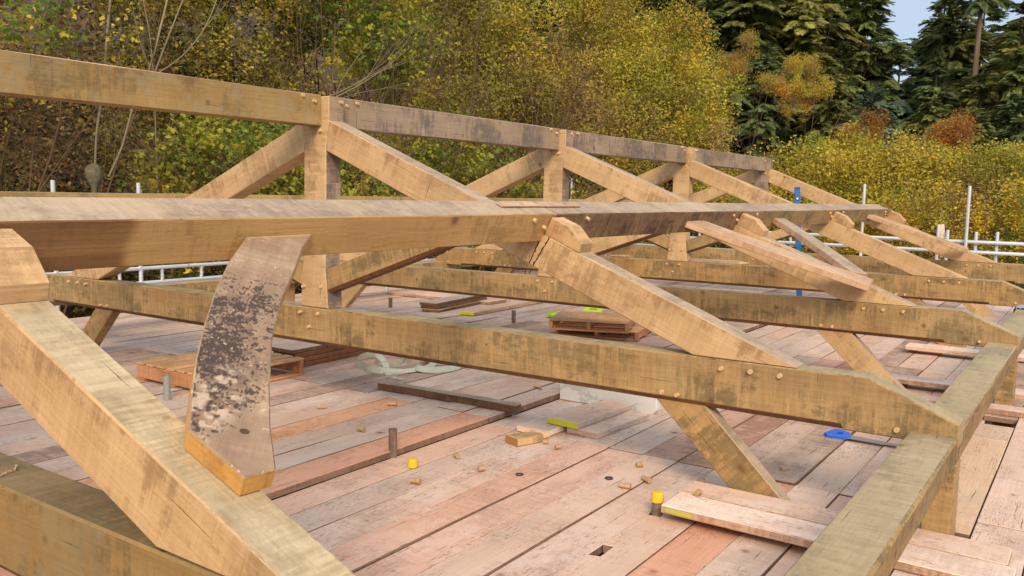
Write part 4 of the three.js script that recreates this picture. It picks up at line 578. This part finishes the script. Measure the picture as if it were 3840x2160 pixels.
shrub('bramble_thicket', 'dark undergrowth behind the guard rails at the far end', 'thicket', G2, 319, [[1.5, -0.6, -14.2, 3.2, 0.8, 0.9], [-3.0, -0.4, -14.6, 3.4, 0.9, 1.0]], midLeaf, [w('dk', 5), w('grn', 2), w('rust', 1), w('brn', 3)], { clumps: 90, per: 7, clumpR: 0.4, scale: 0.28 }, { n: 10, rad: 0.012 });
shrub('birch_tree', 'small golden birch against the dark conifers, left of its twin', 'tree', null, 320, [[-6.55, 6.6, -25.8, 0.35, 0.5, 0.35], [-6.95, 6.1, -25.6, 0.4, 0.4, 0.35], [-7.3, 5.4, -25.5, 0.4, 0.5, 0.4], [-6.6, 5.9, -25.7, 0.25, 0.4, 0.3]], fineLeaf, [w('gold', 3), w('tan', 4), w('org', 1)], { clumps: 40, per: 6, clumpR: 0.2, scale: 0.2 }, { n: 1, rad: 0.03, bark: barkTwig, foot: 0.1, wide: 0.3 });
shrub('birch_tree', 'rounded golden birch with a thin pale trunk against the dark conifers', 'tree', null, 321, [[-4.7, 6.0, -26.6, 0.5, 0.4, 0.5], [-5.35, 5.35, -26.3, 0.6, 0.35, 0.4], [-4.4, 5.2, -26.4, 0.5, 0.45, 0.4], [-4.9, 4.75, -26.4, 0.4, 0.5, 0.4], [-5.9, 5.5, -26.2, 0.3, 0.2, 0.3]], fineLeaf, [w('gold', 5), w('tan', 3), w('yel', 1), w('org', 1)], { clumps: 62, per: 6, clumpR: 0.2, scale: 0.2 }, { n: 2, rad: 0.025, bark: barkTwig, foot: 0.15, wide: 0.4 });
shrub('rowan_bush', 'small orange tree top above the broad golden bush', 'tree', null, 322, [[-2.2, 3.9, -25.4, 0.25, 0.25, 0.25], [-2.5, 3.3, -25.2, 0.5, 0.4, 0.4]], fineLeaf, [w('org', 4), w('rust', 3), w('tan', 1)], { clumps: 24, per: 6, clumpR: 0.28, scale: 0.26 }, { n: 3, rad: 0.03 });
shrub('rowan_bush', 'rusty orange tree at the right above the golden bush', 'tree', null, 323, [[0.0, 3.75, -25.8, 0.35, 0.35, 0.35], [0.1, 3.2, -25.6, 0.45, 0.4, 0.4]], fineLeaf, [w('org', 4), w('rust', 4), w('tan', 1)], { clumps: 30, per: 6, clumpR: 0.3, scale: 0.26 }, { n: 4, rad: 0.03, bark: barkTwig });
// bare saplings and branchy shrubs
function bare(name, label, seed, base, top, n, rad, o) { const by = base[1] ?? groundY(base[0], base[2]) - 0.1, t = thing(name, label, 'tree', [base[0], by, base[2]], null); mesh('trunk', stems(seed, [0, 0, 0], [top[0] - base[0], (top[1] - by), top[2] - base[2]], n, rad, o), o.bark, t); return t; }
{
  // two pale stems out of a mossy stool
  const y0 = groundY(-7.12, -2.57), o = thing('coppice_stump', 'grey mossy coppice stump with two pale stems growing from it, under the near ridge beam', 'stump', [-7.12, y0, -2.57]);
  const H0 = 1.46 - y0, pts = [[0.04, 0], [0.042, H0], [0.085, H0 + 0.05], [0.105, H0 + 0.14], [0.1, H0 + 0.24], [0.06, H0 + 0.3], [0.0, H0 + 0.32]].map(([a, b]) => new THREE.Vector2(a, b)), g = new THREE.LatheGeometry(pts, 18), p = g.attributes.position, nn = noiser(63);
  for (let i = 0; i < p.count; i++) { const k = 0.8 + nn(Math.atan2(p.getZ(i), p.getX(i)) * 2 + 8, p.getY(i) * 18 + 20, 200, 200) * 0.4; p.setX(i, p.getX(i) * k * 0.95); p.setZ(i, p.getZ(i) * k); } g.computeVertexNormals();
  mesh('stool', g, bark([74, 70, 54], [128, 122, 100]), o);
  const q = (x, y, z) => [x + 7.12, y - y0, z + 2.57];
  mesh('stem', tube([q(-7.14, 1.7, -2.6), q(-7.1, 2.2, -2.62), q(-7.08, 2.7, -2.7), q(-7.1, 3.4, -2.8), q(-7.02, 4.2, -2.85), q(-7.06, 5.2, -2.9)], 0.016, 7), barkPale, o);
  mesh('stem', tube([q(-7.02, 1.6, -2.72), q(-6.98, 2.0, -2.9), q(-6.95, 2.6, -3.08), q(-6.9, 3.1, -3.3), q(-6.94, 4.0, -3.6), q(-6.9, 5.2, -3.9)], 0.014, 7), barkPale, o);
}
{
  const A = (x, y, z) => new THREE.Vector3(x, y, z), list = [], r = rng(77), o = thing('bare_sapling', 'pale forked sapling with bare stems above the near ridge beam', 'tree', [0, 0, 0]);
  const br = (pts, rad) => { const c = new THREE.CatmullRomCurve3(pts), g = new THREE.TubeGeometry(c, 14, rad, 6); const pos = g.attributes.position; for (let i = 0; i <= 14; i++) { const cp = c.getPoint(i / 14), k = 1 - 0.55 * i / 14; for (let j = 0; j < 7; j++) { const id = i * 7 + j; pos.setXYZ(id, cp.x + (pos.getX(id) - cp.x) * k, cp.y + (pos.getY(id) - cp.y) * k, cp.z + (pos.getZ(id) - cp.z) * k); } } list.push(g); for (let i = 0; i < 6; i++) { const t = 0.3 + r() * 0.65, at = c.getPoint(t), d = c.getTangent(t); d.x += (r() - 0.5) * 1.4; d.z += (r() - 0.5) * 1.4; d.y += 0.2; limb(r, list, at, d.normalize(), 0.5 + r() * 0.9, rad * 0.32, 1, { depth: 2, kids: 2, spread: 1.2, wander: 0.3, seg: 4 }); } };
  // fork point seen just above the ridge beam; stems fan out upwards
  const gy = groundY(-7.6, -3.9), F = A(-7.5, 3.1, -3.75); br([A(-7.6, gy, -3.9), A(-7.55, 1.5, -3.8), F], 0.022);
  br([F, A(-7.4, 3.7, -3.95), A(-7.3, 4.4, -4.2), A(-7.25, 5.2, -4.5)], 0.015); br([F, A(-7.35, 3.4, -4.1), A(-7.3, 3.9, -4.5), A(-7.2, 4.6, -4.75), A(-7.2, 5.2, -4.9)], 0.012); br([F, A(-7.5, 3.7, -3.7), A(-7.55, 4.4, -3.62), A(-7.5, 5.3, -3.6)], 0.011); br([F, A(-7.55, 3.5, -3.6), A(-7.6, 4.1, -3.5)], 0.009);
  mesh('trunk', merge(list), barkPale, o);
}
bare('bare_shrub', 'brown branchy shrub leaning right above the near ridge beam, beside the nearest king post', 501, [-7.6, undefined, -5.8], [-6.6, 5.0, -8.2], 8, 0.019, { bark: barkTwig, foot: 0.7, wide: 2.8, depth: 2, kids: 5, spread: 1.5, wander: 0.42, seg: 7 });
bare('bare_shrub', 'leaning bare branch with twigs over the bush left of the nearest king post', 502, [-6.9, 2.2, -5.0], [-6.4, 4.0, -7.2], 3, 0.02, { bark: barkPale, foot: 0.2, wide: 1.3, depth: 2, kids: 5, spread: 1.5, wander: 0.45, seg: 7 });
bare('bare_shrub', 'spray of bare twigs right of the nearest king post at the top', 503, [-6.6, undefined, -7.6], [-5.8, 4.7, -9.4], 9, 0.019, { bark: barkTwig, foot: 0.5, wide: 2.8, depth: 2, kids: 5, spread: 1.5, wander: 0.42, seg: 7 });
bare('bare_shrub', 'arching bare branches above the second ridge beam near the nearest king post', 506, [-6.2, undefined, -7.6], [-5.0, 3.9, -10.2], 9, 0.02, { bark: barkTwig, foot: 0.5, wide: 2.4, depth: 2, kids: 6, spread: 1.6, wander: 0.45, seg: 7 });
bare('bare_shrub', 'tangle of fine bare twigs above the near ridge beam, left of the leaning branches', 505, [-7.3, undefined, -4.9], [-6.6, 4.9, -6.3], 12, 0.012, { bark: barkFine, foot: 0.5, wide: 2.8, depth: 2, kids: 6, spread: 1.7, wander: 0.5, seg: 8 });
bare('bare_shrub', 'arching fine bare branches above the second ridge beam', 506, [-6.2, undefined, -7.6], [-5.2, 4.4, -9.6], 12, 0.013, { bark: barkFine, foot: 0.5, wide: 2.8, depth: 2, kids: 6, spread: 1.7, wander: 0.5, seg: 8 });
bare('bare_sapling', 'thin bare saplings at the right edge below the dark conifers', 504, [1.2, undefined, -24.0], [1.2, 3.4, -24.0], 3, 0.012, { bark: barkTwig, foot: 1.6, wide: 1.2, depth: 2, kids: 3, spread: 0.9, wander: 0.15 });

// conifers: whorled drooping sprays on a tapered trunk
function sprayGeo(seed, n) {
  const r = rng(seed), P = [], N = [], V = (x, y, z) => new THREE.Vector3(x, y, z), tri = (a, b, c) => { const u = b.clone().sub(a), v = c.clone().sub(a), nn = u.cross(v).normalize(); for (const p of [a, b, c]) { P.push(p.x, p.y, p.z); N.push(nn.x, nn.y, nn.z); } };
  const axis = (t) => V(t, -0.26 * t * t + 0.05 * Math.sin(t * 5), 0);
  for (let i = 0; i < n; i++) {
    const t = 0.08 + 0.92 * i / n, s = i % 2 ? 1 : -1, a = axis(t), L = 0.34 * (1.05 - t) * (0.7 + r() * 0.6) + 0.06, d = V(0.55 + r() * 0.3, -0.18 - r() * 0.45, s * (0.7 + r() * 0.4)).normalize(), b = a.clone().addScaledVector(d, L), m = a.clone().addScaledVector(d, L * 0.45), wv = V(-d.z, 0, d.x).multiplyScalar(s * 0.012 + s * L * 0.055), lift = V(0, 0.02, 0);
    tri(a, m.clone().add(wv).sub(lift), b); tri(a, b, m.clone().sub(wv).sub(lift));
    const k = a.clone().addScaledVector(d, L * 0.5), e = V(0.3, -0.6 - r() * 0.4, s * 0.3).normalize(); tri(k, k.clone().addScaledVector(e, L * 0.5).add(V(0.03, 0, 0)), k.clone().addScaledVector(d, L * 0.2));
  }
  tri(axis(0.8).add(V(0, 0, 0.03)), axis(1.08), axis(0.8).add(V(0, 0, -0.03)));
  const g = new THREE.BufferGeometry(); g.setAttribute('position', new THREE.Float32BufferAttribute(P, 3)); g.setAttribute('normal', new THREE.Float32BufferAttribute(N, 3)); return g;
}
const sprays = [sprayGeo(1, 76), sprayGeo(2, 88)];
function conifer(label, seed, x, z, h, rad, col, o = {}) {
  const r = rng(seed), y = groundY(x, z) - 0.3, t = thing(o.name || 'fir_tree', label, 'conifer', [x, y, z], o.group === undefined ? G3 : o.group), items = [], low = o.low ?? 0.06, thin = o.thin ?? 1;
  const tr = new THREE.CylinderGeometry(0.03, o.trunk || h * 0.014, h, 9, 10); tr.translate(0, h / 2, 0); { const p = tr.attributes.position; for (let i = 0; i < p.count; i++) { const k = Math.sin(p.getY(i) * 0.5 + seed) * 0.05; p.setX(i, p.getX(i) + k); } } mesh('trunk', tr, o.bark || barkDark, t);
  for (let yy = h * low; yy < h * 0.985;) {
    const f = yy / h, L0 = rad * Math.pow(1 - f, 0.75) * (0.75 + r() * 0.4) + 0.12, nb = Math.max(3, Math.round((5 + r() * 4) * thin));
    for (let b = 0; b < nb; b++) {
      const a = r() * 6.283, L = L0 * (0.65 + r() * 0.55), el = lerp(-0.3, 0.5, f) + (r() - 0.5) * 0.6, tone = (0.5 + r() * 0.9);
      items.push([0, yy + (r() - 0.5) * 0.25, 0, a, el, L, tone, L * 0.8]);
      for (let q = 0; q < 7; q++) { const d = L * (0.12 + r() * 0.55), aa = a + (r() - 0.5) * 0.5; items.push([Math.cos(a) * d, yy + Math.sin(el) * d - 0.1 * d * d / L + (r() - 0.5) * 0.12, Math.sin(a) * d, aa + (r() - 0.5) * 1.2, el - 0.15 + (r() - 0.5) * 0.3, ((L - d) * 0.7 + L * 0.12) * (0.6 + r() * 0.6), tone * (0.8 + r() * 0.4), L * 0.55]); }
    }
    yy += (o.gap || 0.42) * (0.5 + r() * 0.9) * (0.6 + 0.5 * (1 - f));
  }
  const im = new THREE.InstancedMesh(sprays[seed % 2], leafMat('needle', 0.7, 0.2), items.length);
  items.forEach((q, i) => { tmpE.set((r() - 0.5) * 0.8, -q[3], q[4], 'YZX'); tmpM.compose(tmpP.set(q[0], q[1], q[2]), tmpQ.setFromEuler(tmpE), tmpS.set(q[5], q[5], Math.max(q[5] * 0.8, q[7] * 0.9))); im.setMatrixAt(i, tmpM); im.setColorAt(i, tmpC.setRGB(col[0] * q[6], col[1] * q[6], col[2] * q[6])); });
  im.name = 'crown'; im.userData.kind = 'stuff'; im.castShadow = im.receiveShadow = true; t.add(im); return t;
}
const g1 = [0.16, 0.2, 0.05], g2 = [0.2, 0.215, 0.055], g3 = [0.13, 0.175, 0.06], g4 = [0.25, 0.24, 0.055], blue = [0.17, 0.23, 0.14];
const CON = [[-33, -47, 13, 4.2, g1], [-28, -48, 13, 4.2, g3], [-24.5, -46, 13, 4.2, g2], [-17.5, -46, 14, 4.2, g3], [-15, -48.5, 14, 4.2, g2], [-11.5, -48, 13.5, 4.2, g1], [-18, -41, 12, 3.8, g2], [-12.5, -43, 13, 4, g3], [-7.2, -41.5, 10, 3.6, g2], [-3.2, -45, 7.5, 3.2, g3], [-1.7, -47, 7, 3.2, g1], [1.2, -48, 8.5, 3.4, g2], [-5.8, -36, 6.2, 2.6, g1], [-9.9, -30.5, 8, 3, g1], [-2.2, -37, 5, 2.6, g3], [-0.4, -36.4, 4.2, 2.4, g2], [0.8, -37.5, 6, 2.6, g1], [-19.30, -33.37, 11.8, 3.6, g3], [-20.86, -39.44, 10.8, 4, g1], [-14.64, -31.46, 12.1, 3.6, g2], [-16.08, -37.46, 14.0, 4, g1], [-12.47, -33.63, 12.7, 3.8, g3], [-13.57, -39.68, 14.2, 4, g2], [-9.60, -33.71, 12.1, 3.6, g2], [-10.30, -39.82, 13.8, 4.0, g1], [-7.69, -36.45, 12.3, 3.6, g4], [-8.47, -44.53, 10.0, 3.4, g3], [-5.68, -39.04, 9.4, 3.6, g1], [-3.94, -38.39, 5.2, 2.6, blue], [-4.35, -47.46, 3.7, 3.0, g2], [-2.34, -41.70, 7.7, 3.2, g2], [-0.80, -39.88, 4.0, 2.8, g1], [0.35, -41.00, 5.7, 3.4, g4], [1.22, -44.07, 7.5, 4, g1], [-12.04, -28.30, 6.7, 2.6, g1], [-9.73, -29.36, 6.7, 2.6, g2], [-7.60, -31.24, 6.4, 2.6, g3], [-5.24, -31.94, 5.6, 2.6, g2], [-3.42, -31.35, 4.6, 2.0, blue], [-1.69, -33.70, 3.7, 2.2, g2], [-0.31, -33.89, 3.4, 2.2, g1], [1.12, -34.04, 3.7, 2.4, g3], [-22.93, -35.77, 11.0, 4, g3], [-26.70, -38.00, 11.1, 4, g1]];
{
  const ord = ['first', 'second', 'third', 'fourth', 'fifth', 'sixth', 'seventh', 'eighth', 'ninth', 'tenth', 'eleventh', 'twelfth', 'thirteenth', 'fourteenth', 'fifteenth', 'sixteenth', 'seventeenth', 'eighteenth', 'nineteenth', 'twentieth', 'twenty-first', 'twenty-second', 'twenty-third', 'twenty-fourth', 'twenty-fifth', 'twenty-sixth', 'twenty-seventh', 'twenty-eighth', 'twenty-ninth', 'thirtieth', 'thirty-first', 'thirty-second', 'thirty-third', 'thirty-fourth', 'thirty-fifth', 'thirty-sixth', 'thirty-seventh', 'thirty-eighth'];
  const bearing = (c) => Math.atan2(c[0] - 4.18, -(c[1] - 3.84)), front = CON.filter((c) => c[2] < 6.6 && c[1] > -35).sort((a, b) => bearing(a) - bearing(b)), back = CON.filter((c) => !front.includes(c)).sort((a, b) => bearing(a) - bearing(b));
  back.forEach((c, i) => conifer((c[4] === blue ? 'short blue-green fir under the gap of sky, ' : c[4] === g4 ? 'tall olive-green fir, ' : 'tall dark fir, ') + ord[i] + ' from the left in the back row', 601 + i, c[0], c[1], c[2], c[3], c[4], { gap: 0.5 }));
  front.forEach((c, i) => conifer((c[4] === blue ? 'small silvery blue spruce, ' : 'lower dark fir, ') + ord[i] + ' from the left in the front row above the golden bushes', 701 + i, c[0], c[1], c[2], c[3], c[4], { gap: 0.42, low: 0.02 }));
  conifer('tall pine with a bare pale trunk standing against the sky at the top right', 801, -0.77, -37.87, 13.5, 2.6, g3, { name: 'pine_tree', group: null, low: 0.5, thin: 0.5, trunk: 0.15, bark: barkPine, gap: 0.8 });
}
// leaf litter and low growth over the bank
{
  const r = rng(900), n = 5200, im = new THREE.InstancedMesh(midLeaf, leafMat('leaf'), n); let k = 0;
  while (k < n) { const x = -6.6 - r() * 14, z = 3 - r() * 24; if (x > -6.5) continue; const y = groundY(x, z) + r() * 0.25, c = [C.brn, C.dk, C.dk, C.brn, C.rust, C.olive, C.tan][Math.floor(r() * 7)], t = 0.5 + r() * 0.7; tmpE.set(r(), r() * 6.28, r()); tmpM.compose(tmpP.set(x, y, z), tmpQ.setFromEuler(tmpE), tmpS.setScalar(0.25 + r() * 0.35)); im.setMatrixAt(k, tmpM); im.setColorAt(k, tmpC.setRGB(c[0] * t, c[1] * t, c[2] * t)); k++; }
  im.name = 'undergrowth'; im.castShadow = im.receiveShadow = true; scene.add(im); tag(im, 'brown undergrowth and fallen leaves covering the bank', null, null, 'stuff');
}

renderer.render(scene, camera);
